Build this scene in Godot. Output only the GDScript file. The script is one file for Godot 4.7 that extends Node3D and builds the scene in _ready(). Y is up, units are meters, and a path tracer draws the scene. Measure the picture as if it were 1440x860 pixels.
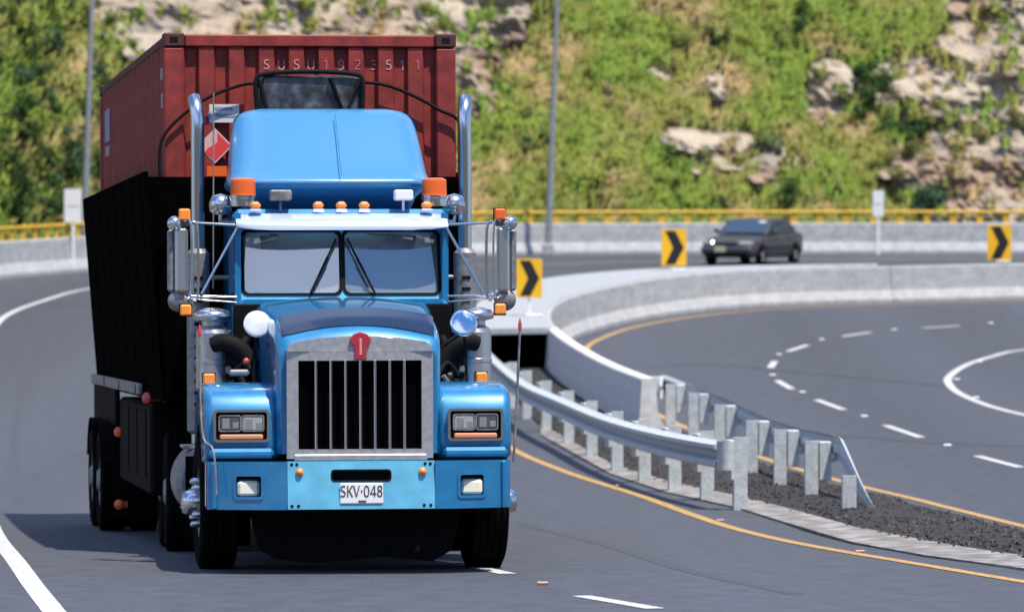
extends Node3D
# A blue long-nosed road tractor hauling a red container round a dual-carriageway bend.
# World: metres, y up, the camera stands at x = 0, z = 0 and looks along -z; "d" is the distance along -z.

const FOCAL := 6500.0            # the photograph's focal length in its own pixels (1440 x 860)
const MID := Vector2(720, 430)
const HORIZON := 235.0
const EYE := 4.2
var pitch := atan((MID.y - HORIZON) / FOCAL)
var M := {}
var used := {}
var rng := RandomNumberGenerator.new()
const PROFILE := [[-60.0, -0.1], [0.0, -2.0], [20.0, -2.63], [36.3, -3.145], [46.0, -3.60], [55.0, -3.87], [62.0, -4.02], [70.0, -4.12], [78.0, -4.17], [86.0, -4.12], [95.0, -3.96], [103.0, -3.66], [111.0, -3.3], [121.0, -3.12], [132.0, -3.02], [141.0, -2.95], [150.0, -2.83], [170.0, -2.6], [1500.0, -2.6]]

# ---------------------------------------------------------------- ground shape
func slope_at(k: int) -> float:
	if k <= 0: return (PROFILE[1][1] - PROFILE[0][1]) / (PROFILE[1][0] - PROFILE[0][0])
	if k >= PROFILE.size() - 2: return 0.0
	return (PROFILE[k + 1][1] - PROFILE[k - 1][1]) / (PROFILE[k + 1][0] - PROFILE[k - 1][0])
func ground(d: float) -> float:
	d = clampf(d, -60.0, 1499.0)
	var i := 0
	while i < PROFILE.size() - 2 and d > PROFILE[i + 1][0]: i += 1
	var h: float = PROFILE[i + 1][0] - PROFILE[i][0]
	var t: float = (d - PROFILE[i][0]) / h
	var t2 := t * t; var t3 := t2 * t
	return EYE + (2 * t3 - 3 * t2 + 1) * PROFILE[i][1] + (t3 - 2 * t2 + t) * h * slope_at(i) + (3 * t2 - 2 * t3) * PROFILE[i + 1][1] + (t3 - t2) * h * slope_at(i + 1)
func at(x: float, d: float, up := 0.0) -> Vector3:
	return Vector3(x, ground(d) + up, -d)
func ray(px: float, py: float) -> Vector3:
	var y := -(py - MID.y) / FOCAL
	var v := Vector3((px - MID.x) / FOCAL, y * cos(pitch) - sin(pitch), -(cos(pitch) + y * sin(pitch)))
	return v / -v.z
func hit(px: float, py: float) -> Vector2:          # where the sight line of a pixel meets the road
	var v := ray(px, py)
	var d := 15.0
	while d < 300.0 and EYE + v.y * d > ground(d): d += 0.5
	var lo := d - 0.5
	for k in 24:
		var m := (lo + d) / 2
		if EYE + v.y * m < ground(m): d = m
		else: lo = m
	return Vector2(v.x * d, d)
func hits(list: Array) -> Array:
	var out := []
	for p in list: out.append(hit(p[0], p[1]))
	return out
func pixel_of(p: Vector3) -> Vector2:
	var y := p.y - EYE
	var f := -p.z * cos(pitch) - y * sin(pitch)
	return Vector2(MID.x + FOCAL * p.x / f, MID.y - FOCAL * (y * cos(pitch) - p.z * sin(pitch)) / f)
func vecs(list: Array) -> Array:
	var out := []
	for p in list: out.append(Vector2(p[0], p[1]))
	return out
func smooth(p: Array, step := 0.6) -> Array:        # Catmull-Rom through plan points
	var out := []
	for i in p.size() - 1:
		var a: Vector2 = p[max(i - 1, 0)]; var b: Vector2 = p[i]; var c: Vector2 = p[i + 1]; var e: Vector2 = p[min(i + 2, p.size() - 1)]
		var n := maxi(1, int(b.distance_to(c) / step))
		var m1 := (c - a) / maxf(c.distance_to(b) + b.distance_to(a), 0.01) * b.distance_to(c)
		var m2 := (e - b) / maxf(e.distance_to(c) + c.distance_to(b), 0.01) * b.distance_to(c)
		for k in n:
			var t := float(k) / n
			var t2 := t * t; var t3 := t2 * t
			out.append(b * (2 * t3 - 3 * t2 + 1) + m1 * (t3 - 2 * t2 + t) + c * (3 * t2 - 2 * t3) + m2 * (t3 - t2))
	out.append(p[-1])
	return out
func even(p: Array, step: float) -> Array:          # the same line cut into equal steps
	var out := [p[0]]
	var left := step
	for i in p.size() - 1:
		var a: Vector2 = p[i]; var b: Vector2 = p[i + 1]
		var l := a.distance_to(b); var s := 0.0
		while l - s > left:
			s += left
			out.append(a.lerp(b, s / l))
			left = step
		left -= l - s
	return out
func side(p: Array, i: int) -> Vector2:             # unit normal of a plan line, to the right of its run
	var t: Vector2 = (p[min(i + 1, p.size() - 1)] - p[max(i - 1, 0)]).normalized()
	return Vector2(t.y, -t.x)

# ---------------------------------------------------------------- mesh helpers
func S() -> SurfaceTool:
	var st := SurfaceTool.new()
	st.begin(Mesh.PRIMITIVE_TRIANGLES)
	st.set_smooth_group(-1)
	return st
func tri(st: SurfaceTool, a: Vector3, b: Vector3, c: Vector3, n: Vector3) -> void:
	if (a - c).cross(a - b).dot(n) < 0:
		var k := b; b = c; c = k
	st.add_vertex(a); st.add_vertex(b); st.add_vertex(c)
func quad(st: SurfaceTool, a: Vector3, b: Vector3, c: Vector3, e: Vector3, n: Vector3) -> void:
	tri(st, a, b, c, n); tri(st, a, c, e, n)
func box(st: SurfaceTool, c: Vector3, size: Vector3, bev := 0.0, bs := Basis()) -> void:
	var h := size / 2
	st.set_smooth_group(-1)
	var b := minf(bev, minf(h.x, minf(h.y, h.z)) * 0.9)
	var X := Vector3(h.x - b, h.y - b, h.z - b)
	for ax in 3:
		for s: float in [-1.0, 1.0]:
			var u := (ax + 1) % 3; var w := (ax + 2) % 3
			var q := []
			for k in [[-1, -1], [1, -1], [1, 1], [-1, 1]]:
				var p := Vector3.ZERO
				p[ax] = s * h[ax]; p[u] = k[0] * X[u]; p[w] = k[1] * X[w]
				q.append(c + bs * p)
			var n := Vector3.ZERO
			n[ax] = s
			quad(st, q[0], q[1], q[2], q[3], bs * n)
	if b <= 0.0: return
	for ax in 3:
		var u := (ax + 1) % 3; var w := (ax + 2) % 3
		for su: float in [-1.0, 1.0]:
			for sw: float in [-1.0, 1.0]:
				var q := []
				for k in [[-1, 0], [1, 0], [1, 1], [-1, 1]]:
					var p := Vector3.ZERO
					p[ax] = k[0] * X[ax]
					p[u] = su * (h[u] if k[1] == 0 else X[u]); p[w] = sw * (X[w] if k[1] == 0 else h[w])
					q.append(c + bs * p)
				var n := Vector3.ZERO
				n[u] = su; n[w] = sw
				quad(st, q[0], q[1], q[2], q[3], bs * n)
	for sx: float in [-1.0, 1.0]:
		for sy: float in [-1.0, 1.0]:
			for sz: float in [-1.0, 1.0]:
				tri(st, c + bs * Vector3(sx * h.x, sy * X.y, sz * X.z), c + bs * Vector3(sx * X.x, sy * h.y, sz * X.z), c + bs * Vector3(sx * X.x, sy * X.y, sz * h.z), bs * Vector3(sx, sy, sz))
func loft(st: SurfaceTool, rings: Array, soft := true, cap := true, closed := true) -> void:
	var n: int = rings[0].size()
	var mids := []
	for r in rings:
		var m := Vector3.ZERO
		for p: Vector3 in r: m += p
		mids.append(m / n)
	st.set_smooth_group(0 if soft else -1)
	for i in rings.size() - 1:
		var c: Vector3 = (mids[i] + mids[i + 1]) / 2
		for k in (n if closed else n - 1):
			var a: Vector3 = rings[i][k]; var b: Vector3 = rings[i][(k + 1) % n]
			var e: Vector3 = rings[i + 1][(k + 1) % n]; var f: Vector3 = rings[i + 1][k]
			var out := (a + b + e + f) / 4 - c
			quad(st, a, b, e, f, out)
	if cap:
		st.set_smooth_group(-1)
		for e in [[0, 1], [rings.size() - 1, rings.size() - 2]]:
			var away: Vector3 = mids[e[0]] - mids[e[1]]
			for k in n:
				tri(st, mids[e[0]], rings[e[0]][k], rings[e[0]][(k + 1) % n], away)
func tube(st: SurfaceTool, pts: Array, r: float, sides := 8, r2 := -1.0) -> void:
	var rings := []
	var up := Vector3(0.123, 0.95, 0.31)
	for i in pts.size():
		var t: Vector3 = (pts[min(i + 1, pts.size() - 1)] - pts[max(i - 1, 0)]).normalized()
		var u := t.cross(up)
		if u.length() < 0.2: u = t.cross(Vector3(1, 0.1, 0.2))
		u = u.normalized()
		var w := t.cross(u).normalized()
		up = u.cross(t)
		var rr := r if r2 < 0 else lerpf(r, r2, float(i) / (pts.size() - 1))
		var ring := []
		for k in sides:
			var a := TAU * k / sides
			ring.append(pts[i] + (u * cos(a) + w * sin(a)) * rr)
		rings.append(ring)
	loft(st, rings)
func bend(pts: Array, per := 6) -> Array:           # smooth 3-D line through points
	var c := Curve3D.new()
	for i in pts.size():
		var t: Vector3 = (pts[min(i + 1, pts.size() - 1)] - pts[max(i - 1, 0)]) / 6.0
		c.add_point(pts[i], -t, t)
	var out := []
	for i in pts.size() - 1:
		for k in per: out.append(c.sample(i, float(k) / per))
	out.append(pts[-1])
	return out
func lathe(st: SurfaceTool, prof: Array, xf: Transform3D, seg := 24, soft := true) -> void:   # prof: [radius, height]; the axis is y of xf
	var rings := []
	for p in prof:
		var ring := []
		for k in seg:
			var a := TAU * k / seg
			ring.append(xf * Vector3(cos(a) * maxf(p[0], 0.0005), p[1], sin(a) * maxf(p[0], 0.0005)))
		rings.append(ring)
	for i in rings.size() - 1:
		var dr: float = prof[i + 1][0] - prof[i][0]
		var dh: float = prof[i + 1][1] - prof[i][1]
		st.set_smooth_group(i + 1 if not soft else 0)
		for k in seg:
			var a: Vector3 = rings[i][k]; var b: Vector3 = rings[i][(k + 1) % seg]
			var e: Vector3 = rings[i + 1][(k + 1) % seg]; var f: Vector3 = rings[i + 1][k]
			var ang := TAU * (k + 0.5) / seg
			quad(st, a, b, e, f, xf.basis * Vector3(cos(ang) * dh, -dr, sin(ang) * dh))
	st.set_smooth_group(-1)
func outline(c: Vector2, hw: float, hh: float, r: float, per := 4) -> Array:      # rounded rectangle, Vector2
	var out := []
	for q in [[1, 1, 0.0], [-1, 1, PI / 2], [-1, -1, PI], [1, -1, 1.5 * PI]]:
		for k in per + 1:
			var a: float = q[2] + PI / 2 * k / per
			out.append(c + Vector2(q[0] * (hw - r) + cos(a) * r, q[1] * (hh - r) + sin(a) * r))
	return out
func slab2(st: SurfaceTool, poly: Array, z0: float, z1: float, xf := Transform3D(), bev := 0.0, steps := 1) -> void:   # outline in xy extruded along z, its edges eased
	var pv := PackedVector2Array(poly)
	var idx := Geometry2D.triangulate_polygon(pv)
	var mid := Vector2.ZERO
	for p: Vector2 in poly: mid += p / poly.size()
	var sz := signf(z1 - z0)
	var rings := []                                     # [z, inset]
	if bev > 0:
		for k in steps + 1:
			var a := PI / 2 * k / steps
			rings.append([z0 + sz * bev * (1 - sin(a)), bev * (1 - cos(a))])
		rings.reverse()
		for k in steps + 1:
			var a := PI / 2 * k / steps
			rings.append([z1 - sz * bev * (1 - sin(a)), bev * (1 - cos(a))])
	else: rings = [[z0, 0.0], [z1, 0.0]]
	var P := func(i: int, r: Array) -> Vector3:
		var p := pv[i] - (pv[i] - mid).normalized() * float(r[1])
		return xf * Vector3(p.x, p.y, r[0])
	st.set_smooth_group(-1)
	for e in [[rings[0], -sz], [rings[-1], sz]]:
		for i in range(0, idx.size(), 3): tri(st, P.call(idx[i], e[0]), P.call(idx[i + 1], e[0]), P.call(idx[i + 2], e[0]), xf.basis * Vector3(0, 0, e[1]))
	var area := 0.0
	for k in pv.size(): area += pv[k].cross(pv[(k + 1) % pv.size()])
	var sg := signf(area)
	st.set_smooth_group(0 if steps > 1 else -1)
	for j in rings.size() - 1:
		for k in pv.size():
			var b := (k + 1) % pv.size()
			var n2 := Vector2((pv[b] - pv[k]).y, -(pv[b] - pv[k]).x) * sg
			var lean: float = (rings[j + 1][1] - rings[j][1]) * sz
			var n := xf.basis * (Vector3(n2.x, n2.y, 0).normalized() + Vector3(0, 0, signf(lean) * 0.5))
			quad(st, P.call(k, rings[j]), P.call(b, rings[j]), P.call(b, rings[j + 1]), P.call(k, rings[j + 1]), n)
	st.set_smooth_group(-1)
func plate(st: SurfaceTool, r: Array, holes: Array, depth: float, zf: Callable, cuts := []) -> void:   # sheet x0,y0,x1,y1 with openings and returned edges
	var xs := [r[0], r[2]]; var ys := [r[1], r[3]]
	xs.append_array(cuts)
	for h in holes:
		xs.append_array([h[0], h[2]]); ys.append_array([h[1], h[3]])
	xs.sort(); ys.sort()
	st.set_smooth_group(-1)
	var open := func(x: float, y: float) -> bool:
		if x < r[0] or x > r[2] or y < r[1] or y > r[3]: return true
		for h in holes:
			if x > h[0] and x < h[2] and y > h[1] and y < h[3]: return true
		return false
	var back := Vector3(0, 0, -depth)
	for i in xs.size() - 1:
		for j in ys.size() - 1:
			var x0: float = xs[i]; var x1: float = xs[i + 1]; var y0: float = ys[j]; var y1: float = ys[j + 1]
			if x1 - x0 < 1e-5 or y1 - y0 < 1e-5: continue
			var mx := (x0 + x1) / 2; var my := (y0 + y1) / 2
			if open.call(mx, my): continue
			var a := Vector3(x0, y0, zf.call(x0, y0)); var b := Vector3(x1, y0, zf.call(x1, y0))
			var c := Vector3(x1, y1, zf.call(x1, y1)); var e := Vector3(x0, y1, zf.call(x0, y1))
			quad(st, a, b, c, e, Vector3(0, 0, 1))
			for w in [[a, b, Vector3(0, -1, 0), mx, y0 - 1e-4], [b, c, Vector3(1, 0, 0), x1 + 1e-4, my], [c, e, Vector3(0, 1, 0), mx, y1 + 1e-4], [e, a, Vector3(-1, 0, 0), x0 - 1e-4, my]]:
				if open.call(w[3], w[4]): quad(st, w[0], w[1], w[1] + back, w[0] + back, w[2])
func ribbon(p: Array, w: float, up := 0.0, left := -INF) -> SurfaceTool:          # a strip painted on the road along a plan line
	var st := S()
	for i in p.size() - 1:
		var n0 := side(p, i); var n1 := side(p, i + 1)
		var l := -w / 2
		var a: Vector2 = p[i] + n0 * l; var b: Vector2 = p[i] - n0 * l
		var c: Vector2 = p[i + 1] - n1 * l; var e: Vector2 = p[i + 1] + n1 * l
		quad(st, at(a.x, a.y, up), at(b.x, b.y, up), at(c.x, c.y, up), at(e.x, e.y, up), Vector3.UP)
	return st
func sweep(p: Array, prof: Array, up := 0.0) -> Array:        # rings of a section (side, height) along a plan line
	var rings := []
	for i in p.size():
		var n := side(p, i)
		var ring := []
		var e := up
		for q in prof:
			ring.append(at(p[i].x, p[i].y) + Vector3(n.x * q[0], q[1] + e, -n.y * q[0]))
		rings.append(ring)
	return rings

# ---------------------------------------------------------------- objects
func numbered(called: String) -> String:
	var n: int = used.get(called, 0)
	used[called] = n + 1
	return called if n == 0 else "%s_%03d" % [called, n]
func part(called: String, st: SurfaceTool, m: Material, parent: Node, where := Transform3D()) -> MeshInstance3D:
	st.generate_normals()
	st.set_material(m)
	return piece(called, st.commit(), parent, where)
func piece(called: String, mesh: Mesh, parent: Node, where := Transform3D()) -> MeshInstance3D:
	var o := MeshInstance3D.new()
	o.name = called
	o.mesh = mesh
	o.transform = where
	parent.add_child(o, true)
	return o
func mesh_of(st: SurfaceTool, m: Material) -> Mesh:
	st.generate_normals()
	st.set_material(m)
	return st.commit()
func tag(o: Node, label: String, category: String, group := "") -> void:
	o.set_meta("label", label)
	o.set_meta("category", category)
	if group: o.set_meta("group", group)
func thing(called: String, label: String, category: String, where := Transform3D(), group := "") -> Node3D:
	var o := Node3D.new()
	o.name = numbered(called)
	add_child(o)
	o.transform = where
	tag(o, label, category, group)
	return o
func struct(called: String, st: SurfaceTool, m: Material) -> MeshInstance3D:
	var o := part(numbered(called), st, m, self)
	o.set_meta("kind", "structure")
	return o
func text(called: String, words: String, height: float, m: Material, parent: Node, where: Transform3D, wide := 1.0, bold := false) -> MeshInstance3D:
	var t := TextMesh.new()
	var f := SystemFont.new()
	f.font_names = PackedStringArray(["Droid Sans"])
	if bold: f.font_weight = 700
	t.font = f
	t.text = words
	t.font_size = 64
	t.pixel_size = height / 46.0
	t.depth = 0.003
	t.material = m
	return piece(called, t, parent, where * Transform3D(Basis.from_scale(Vector3(wide, 1, 1)), Vector3.ZERO))

# ---------------------------------------------------------------- materials
func lin(r: float, g: float, b: float) -> Color:
	return Color(r, g, b).linear_to_srgb()
func grain(sd: int, freq: float, size: int, lo: float, hi: float, octaves := 4, gamma := 1.0, kind := FastNoiseLite.TYPE_SIMPLEX_SMOOTH) -> ImageTexture:   # grey noise that tiles
	var n := FastNoiseLite.new()
	n.seed = sd
	n.noise_type = kind
	n.frequency = freq
	n.fractal_octaves = octaves
	var im := n.get_seamless_image(size, size)
	im.convert(Image.FORMAT_L8)
	var data := im.get_data()
	for i in data.size():
		data[i] = int(255.0 * clampf(lerpf(lo, hi, pow(data[i] / 255.0, gamma)), 0, 1))
	im = Image.create_from_data(size, size, false, Image.FORMAT_L8, data)
	im.convert(Image.FORMAT_RGB8)
	return ImageTexture.create_from_image(im)
func plain(c: Color, rough := 0.6, metal := 0.0) -> StandardMaterial3D:
	var m := StandardMaterial3D.new()
	m.albedo_color = c
	m.roughness = rough
	m.metallic = metal
	return m
func worn(m: StandardMaterial3D, tex: Texture2D, per_metre: float, tex2: Texture2D = null, per_metre2 := 0.1, world := true) -> StandardMaterial3D:
	m.albedo_texture = tex
	m.uv1_triplanar = true
	m.uv1_world_triplanar = world
	m.uv1_scale = Vector3.ONE * per_metre
	if tex2:
		m.detail_enabled = true
		m.detail_albedo = tex2
		m.detail_blend_mode = BaseMaterial3D.BLEND_MODE_MUL
		m.detail_uv_layer = BaseMaterial3D.DETAIL_UV_2
		m.uv2_triplanar = true
		m.uv2_world_triplanar = world
		m.uv2_scale = Vector3.ONE * per_metre2
	return m
func rough_map(m: StandardMaterial3D, tex: Texture2D) -> StandardMaterial3D:
	m.roughness_texture = tex
	return m
func materials() -> void:
	var fine := grain(3, 0.09, 512, 0.62, 1.0, 3)
	var mid := grain(5, 0.02, 512, 0.72, 1.0, 5)
	var mid_soft := grain(6, 0.02, 512, 0.84, 1.0, 5)
	var coarse := grain(8, 0.008, 512, 0.66, 1.0, 5)
	var streak := grain(12, 0.03, 256, 0.55, 1.0, 5)
	M.asphalt = worn(plain(lin(0.142, 0.160, 0.205), 0.82), fine, 0.9, grain(9, 0.03, 512, 0.80, 1.0, 5), 0.16)
	M.asphalt.vertex_color_use_as_albedo = true
	M.earth = worn(plain(lin(0.20, 0.17, 0.13), 0.95), mid, 0.3, coarse, 0.03)
	M.white_line = worn(plain(lin(0.83, 0.84, 0.84), 0.6), grain(21, 0.05, 256, 0.6, 1.0, 4), 1.4)
	M.yellow_line = worn(plain(lin(0.78, 0.47, 0.14), 0.6), grain(22, 0.05, 256, 0.55, 1.0, 4), 1.1)
	M.tar = plain(lin(0.035, 0.035, 0.04), 0.7)
	M.concrete = worn(plain(lin(0.60, 0.625, 0.65), 0.85), mid_soft, 0.55, grain(15, 0.03, 256, 0.80, 1.0, 5), 0.3)
	M.slab = worn(plain(lin(0.39, 0.42, 0.45), 0.85), mid_soft, 0.5)
	M.gutter = worn(plain(lin(0.62, 0.59, 0.56), 0.9), fine, 1.2, streak, 0.35)
	M.gravel = worn(plain(lin(0.05, 0.045, 0.045), 0.95), fine, 1.7, mid, 0.25)
	M.pebble = plain(lin(0.08, 0.073, 0.07), 0.9)
	M.pebble.vertex_color_use_as_albedo = true
	M.galvanised = worn(plain(lin(0.72, 0.78, 0.80), 0.55, 0.08), mid_soft, 0.7, mid_soft, 1.9)
	M.rail_yellow = worn(plain(lin(0.85, 0.52, 0.03), 0.5), mid, 0.4)
	M.sign_yellow = plain(lin(0.92, 0.50, 0.01), 0.45)
	M.black = plain(lin(0.012, 0.012, 0.013), 0.5)
	M.white = plain(lin(0.82, 0.83, 0.84), 0.5)
	M.pole = worn(plain(lin(0.42, 0.46, 0.50), 0.5, 0.3), mid, 0.6)
	# truck
	M.blue = plain(lin(0.010, 0.215, 0.47), 0.42, 0.15)
	M.blue.clearcoat_enabled = true; M.blue.clearcoat = 1.0; M.blue.clearcoat_roughness = 0.05; worn(M.blue, grain(71, 0.02, 256, 0.84, 1.0, 5), 0.7, null, 0.1, false)
	M.cyan = M.blue.duplicate(); M.cyan.albedo_color = lin(0.16, 0.58, 0.84)  # lighter copy of the blue; sky reflection and glare painted into the colour
	M.sunlit_blue = plain(lin(0.05, 0.225, 0.45), 0.42, 0.05); M.sunlit_blue.clearcoat_enabled = true; M.sunlit_blue.clearcoat = 0.7; M.sunlit_blue.clearcoat_roughness = 0.15  # paler copy of the blue; sunlight and sheen on the sloping fairing painted in
	M.navy = plain(lin(0.006, 0.016, 0.04), 0.3)
	M.navy.clearcoat_enabled = true; M.navy.clearcoat = 1.0; M.navy.clearcoat_roughness = 0.08
	M.chrome = rough_map(plain(lin(0.62, 0.62, 0.62), 0.30, 1.0), grain(31, 0.02, 128, 0.5, 1.0, 3))
	M.steel = worn(plain(lin(0.56, 0.56, 0.58), 0.42, 0.6), mid_soft, 1.5, null, 0.1, false)
	M.dull = worn(plain(lin(0.32, 0.32, 0.33), 0.5, 0.4), mid, 1.3, null, 0.1, false)
	M.dark = worn(plain(lin(0.008, 0.008, 0.009), 0.8), mid, 0.8, null, 0.1, false)
	M.rubber = worn(plain(lin(0.007, 0.007, 0.0075), 0.95), mid, 1.2, null, 0.1, false)
	M.seal = plain(lin(0.008, 0.008, 0.009), 0.7); M.seal.metallic_specular = 0.25; M.dark.metallic_specular = 0.2; M.rubber.metallic_specular = 0.15
	M.void = plain(lin(0.002, 0.002, 0.0022), 1.0); M.void.metallic_specular = 0.0
	M.amber = plain(lin(0.95, 0.27, 0.015), 0.3); M.amber.clearcoat_enabled = true
	M.red_lens = plain(lin(0.55, 0.03, 0.03), 0.3); M.red_lens.clearcoat_enabled = true
	M.orange_lens = plain(lin(0.75, 0.13, 0.02), 0.35)
	M.lamp_glass = plain(lin(0.62, 0.63, 0.62), 0.15, 0.55)
	M.fog_glass = plain(lin(0.86, 0.83, 0.68), 0.3)
	M.lamp_dark = plain(lin(0.16, 0.17, 0.18), 0.2, 0.6)
	M.windscreen = plain(Color(0.74, 0.73, 0.70, 0.86), 0.05, 0.72)
	M.windscreen.transparency = BaseMaterial3D.TRANSPARENCY_ALPHA
	M.pinkish = plain(lin(0.72, 0.25, 0.14), 0.4)
	M.emblem = plain(lin(0.38, 0.03, 0.05), 0.35)
	M.red_box = worn(plain(lin(0.37, 0.038, 0.031), 0.6), grain(41, 0.02, 512, 0.75, 1.0, 5), 0.35, grain(42, 0.03, 256, 0.82, 1.0, 4), 0.9, false)
	M.red_dark = worn(plain(lin(0.10, 0.022, 0.02), 0.7), mid, 0.6, null, 0.1, false)
	M.letter = plain(lin(0.58, 0.27, 0.25), 0.7)
	M.letter_faint = plain(lin(0.48, 0.12, 0.11), 0.7)
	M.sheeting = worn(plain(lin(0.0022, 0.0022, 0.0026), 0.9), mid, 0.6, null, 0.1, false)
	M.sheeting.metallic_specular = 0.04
	M.alloy = worn(plain(lin(0.36, 0.36, 0.37), 0.55, 0.3), streak, 0.9, null, 0.1, false)
	M.sticker = plain(lin(0.60, 0.60, 0.62), 0.6)
	M.sticker_blue = plain(lin(0.22, 0.27, 0.40), 0.6)
	M.placard = plain(lin(0.66, 0.05, 0.055), 0.5)
	M.placard_white = plain(lin(0.62, 0.40, 0.40), 0.5)
	M.ink = plain(lin(0.05, 0.05, 0.06), 0.6)
	M.wrap = worn(plain(lin(0.16, 0.18, 0.23), 0.35), grain(51, 0.02, 256, 0.12, 1.0, 5, 1.4), 1.2, null, 0.1, false)  # noise paints streaky reflections into the colour of the plastic
	M.wrap.clearcoat_enabled = true; M.wrap.clearcoat = 0.6
	M.visor = plain(lin(0.62, 0.70, 0.88), 0.25, 0.5)
	M.pale_concrete = worn(plain(lin(0.56, 0.57, 0.58), 0.85), mid_soft, 0.55, grain(14, 0.03, 256, 0.80, 1.0, 5), 0.3)
	M.disc = plain(lin(0.88, 0.88, 0.88), 0.25, 0.5)
	M.lightened_concrete = worn(plain(lin(0.78, 0.77, 0.75), 0.85), mid_soft, 0.4)  # lighter concrete copy; brightness painted onto the shaded near wall
	M.mirror = plain(lin(0.85, 0.86, 0.88), 0.06, 1.0)
	M.letter_pale = plain(lin(0.30, 0.28, 0.28), 0.7)
	M.lens_mid = plain(lin(0.36, 0.37, 0.38), 0.25, 0.5)
	M.tyre_mark = worn(plain(lin(0.082, 0.092, 0.118), 0.8), fine, 0.9)
	M.polished = plain(lin(0.55, 0.55, 0.56), 0.3, 0.9)
	M.stud = plain(lin(0.55, 0.28, 0.18), 0.6)
	M.seat = plain(lin(0.03, 0.03, 0.035), 0.9)
	# car
	M.car_paint = plain(lin(0.026, 0.033, 0.044), 0.4, 0.0); M.car_paint.clearcoat_enabled = true; M.car_paint.clearcoat = 0.8
	M.car_glass = plain(lin(0.02, 0.05, 0.085), 0.05, 0.3)
	M.car_plate = plain(lin(0.55, 0.53, 0.33), 0.5)
	# hillside
	M.hill = worn(plain(Color(1, 1, 1), 0.95), grain(61, 0.03, 512, 0.72, 1.0, 5), 0.45, grain(62, 0.06, 512, 0.75, 1.0, 4), 1.6)
	M.hill.vertex_color_use_as_albedo = true
	M.leaf = plain(Color(1, 1, 1), 0.7)
	M.leaf.vertex_color_use_as_albedo = true
	M.leaf.backlight = Color(0.8, 0.8, 0.5)
	M.leaf.metallic_specular = 0.25
	M.twig = plain(lin(0.12, 0.09, 0.06), 0.9)
	M.stone = worn(plain(lin(0.60, 0.52, 0.44), 0.95), grain(61, 0.03, 256, 0.55, 1.0, 5), 0.7)

func _ready() -> void:
	rng.seed = 20240611
	camera_and_light()
	materials()
	roads()
	barriers()
	guardrails()
	hillside()
	tractor()
	trailer()
	container()
	sedan()
	street_furniture()
	plants()
	gravel_stones()

func camera_and_light() -> void:
	var cam := Camera3D.new()
	cam.name = "camera"
	cam.position = Vector3(0, EYE, 0)
	cam.rotation = Vector3(-pitch, 0, 0)
	cam.fov = rad_to_deg(2 * atan(430.0 / FOCAL))
	cam.near = 0.5
	cam.far = 4000
	var lens := CameraAttributesPhysical.new()
	lens.frustum_focal_length = 162
	lens.frustum_focus_distance = 36.5
	lens.exposure_aperture = 3.0
	cam.attributes = lens
	add_child(cam)
	cam.current = true
	cam.fov = rad_to_deg(2 * atan(430.0 / FOCAL))
	var sky_mat := ProceduralSkyMaterial.new()
	sky_mat.sky_top_color = Color(0.30, 0.50, 0.80)
	sky_mat.sky_horizon_color = Color(0.74, 0.82, 0.90)
	sky_mat.sky_curve = 0.16
	sky_mat.ground_bottom_color = Color(0.36, 0.35, 0.33)
	sky_mat.ground_horizon_color = Color(0.55, 0.55, 0.52)
	var noise := FastNoiseLite.new()
	noise.seed = 7
	noise.frequency = 0.006
	noise.fractal_octaves = 6
	var im := noise.get_seamless_image(1024, 512)
	im.convert(Image.FORMAT_RGBA8)
	for y in 512:
		var lift := clampf((256.0 - y) / 60.0, 0, 1)
		for x in 1024:
			var v := smoothstep(0.36, 0.64, im.get_pixel(x, y).r) * 0.85 * lift
			im.set_pixel(x, y, Color(v, v, v, 1))
	sky_mat.sky_cover = ImageTexture.create_from_image(im)
	sky_mat.sky_cover_modulate = Color(0.85, 0.85, 0.87)
	var sky := Sky.new()
	sky.sky_material = sky_mat
	var env := Environment.new()
	env.background_mode = Environment.BG_SKY
	env.sky = sky
	env.background_energy_multiplier = 0.92
	env.tonemap_mode = Environment.TONE_MAPPER_LINEAR
	env.tonemap_exposure = 1.35
	env.sdfgi_enabled = true
	env.ssao_enabled = true
	env.ssil_enabled = true
	var we := WorldEnvironment.new()
	we.name = "environment"
	we.environment = env
	add_child(we)
	var sun := DirectionalLight3D.new()
	sun.name = "sun"
	var el := deg_to_rad(68); var az := deg_to_rad(40)
	var to_sun := Vector3(sin(az) * cos(el), sin(el), cos(az) * cos(el))
	sun.light_energy = 1.5
	sun.light_color = Color(1.0, 0.96, 0.89)
	sun.light_angular_distance = 0.55
	sun.shadow_enabled = true
	add_child(sun)
	sun.look_at_from_position(to_sun * 100, Vector3.ZERO, Vector3.UP)

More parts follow.
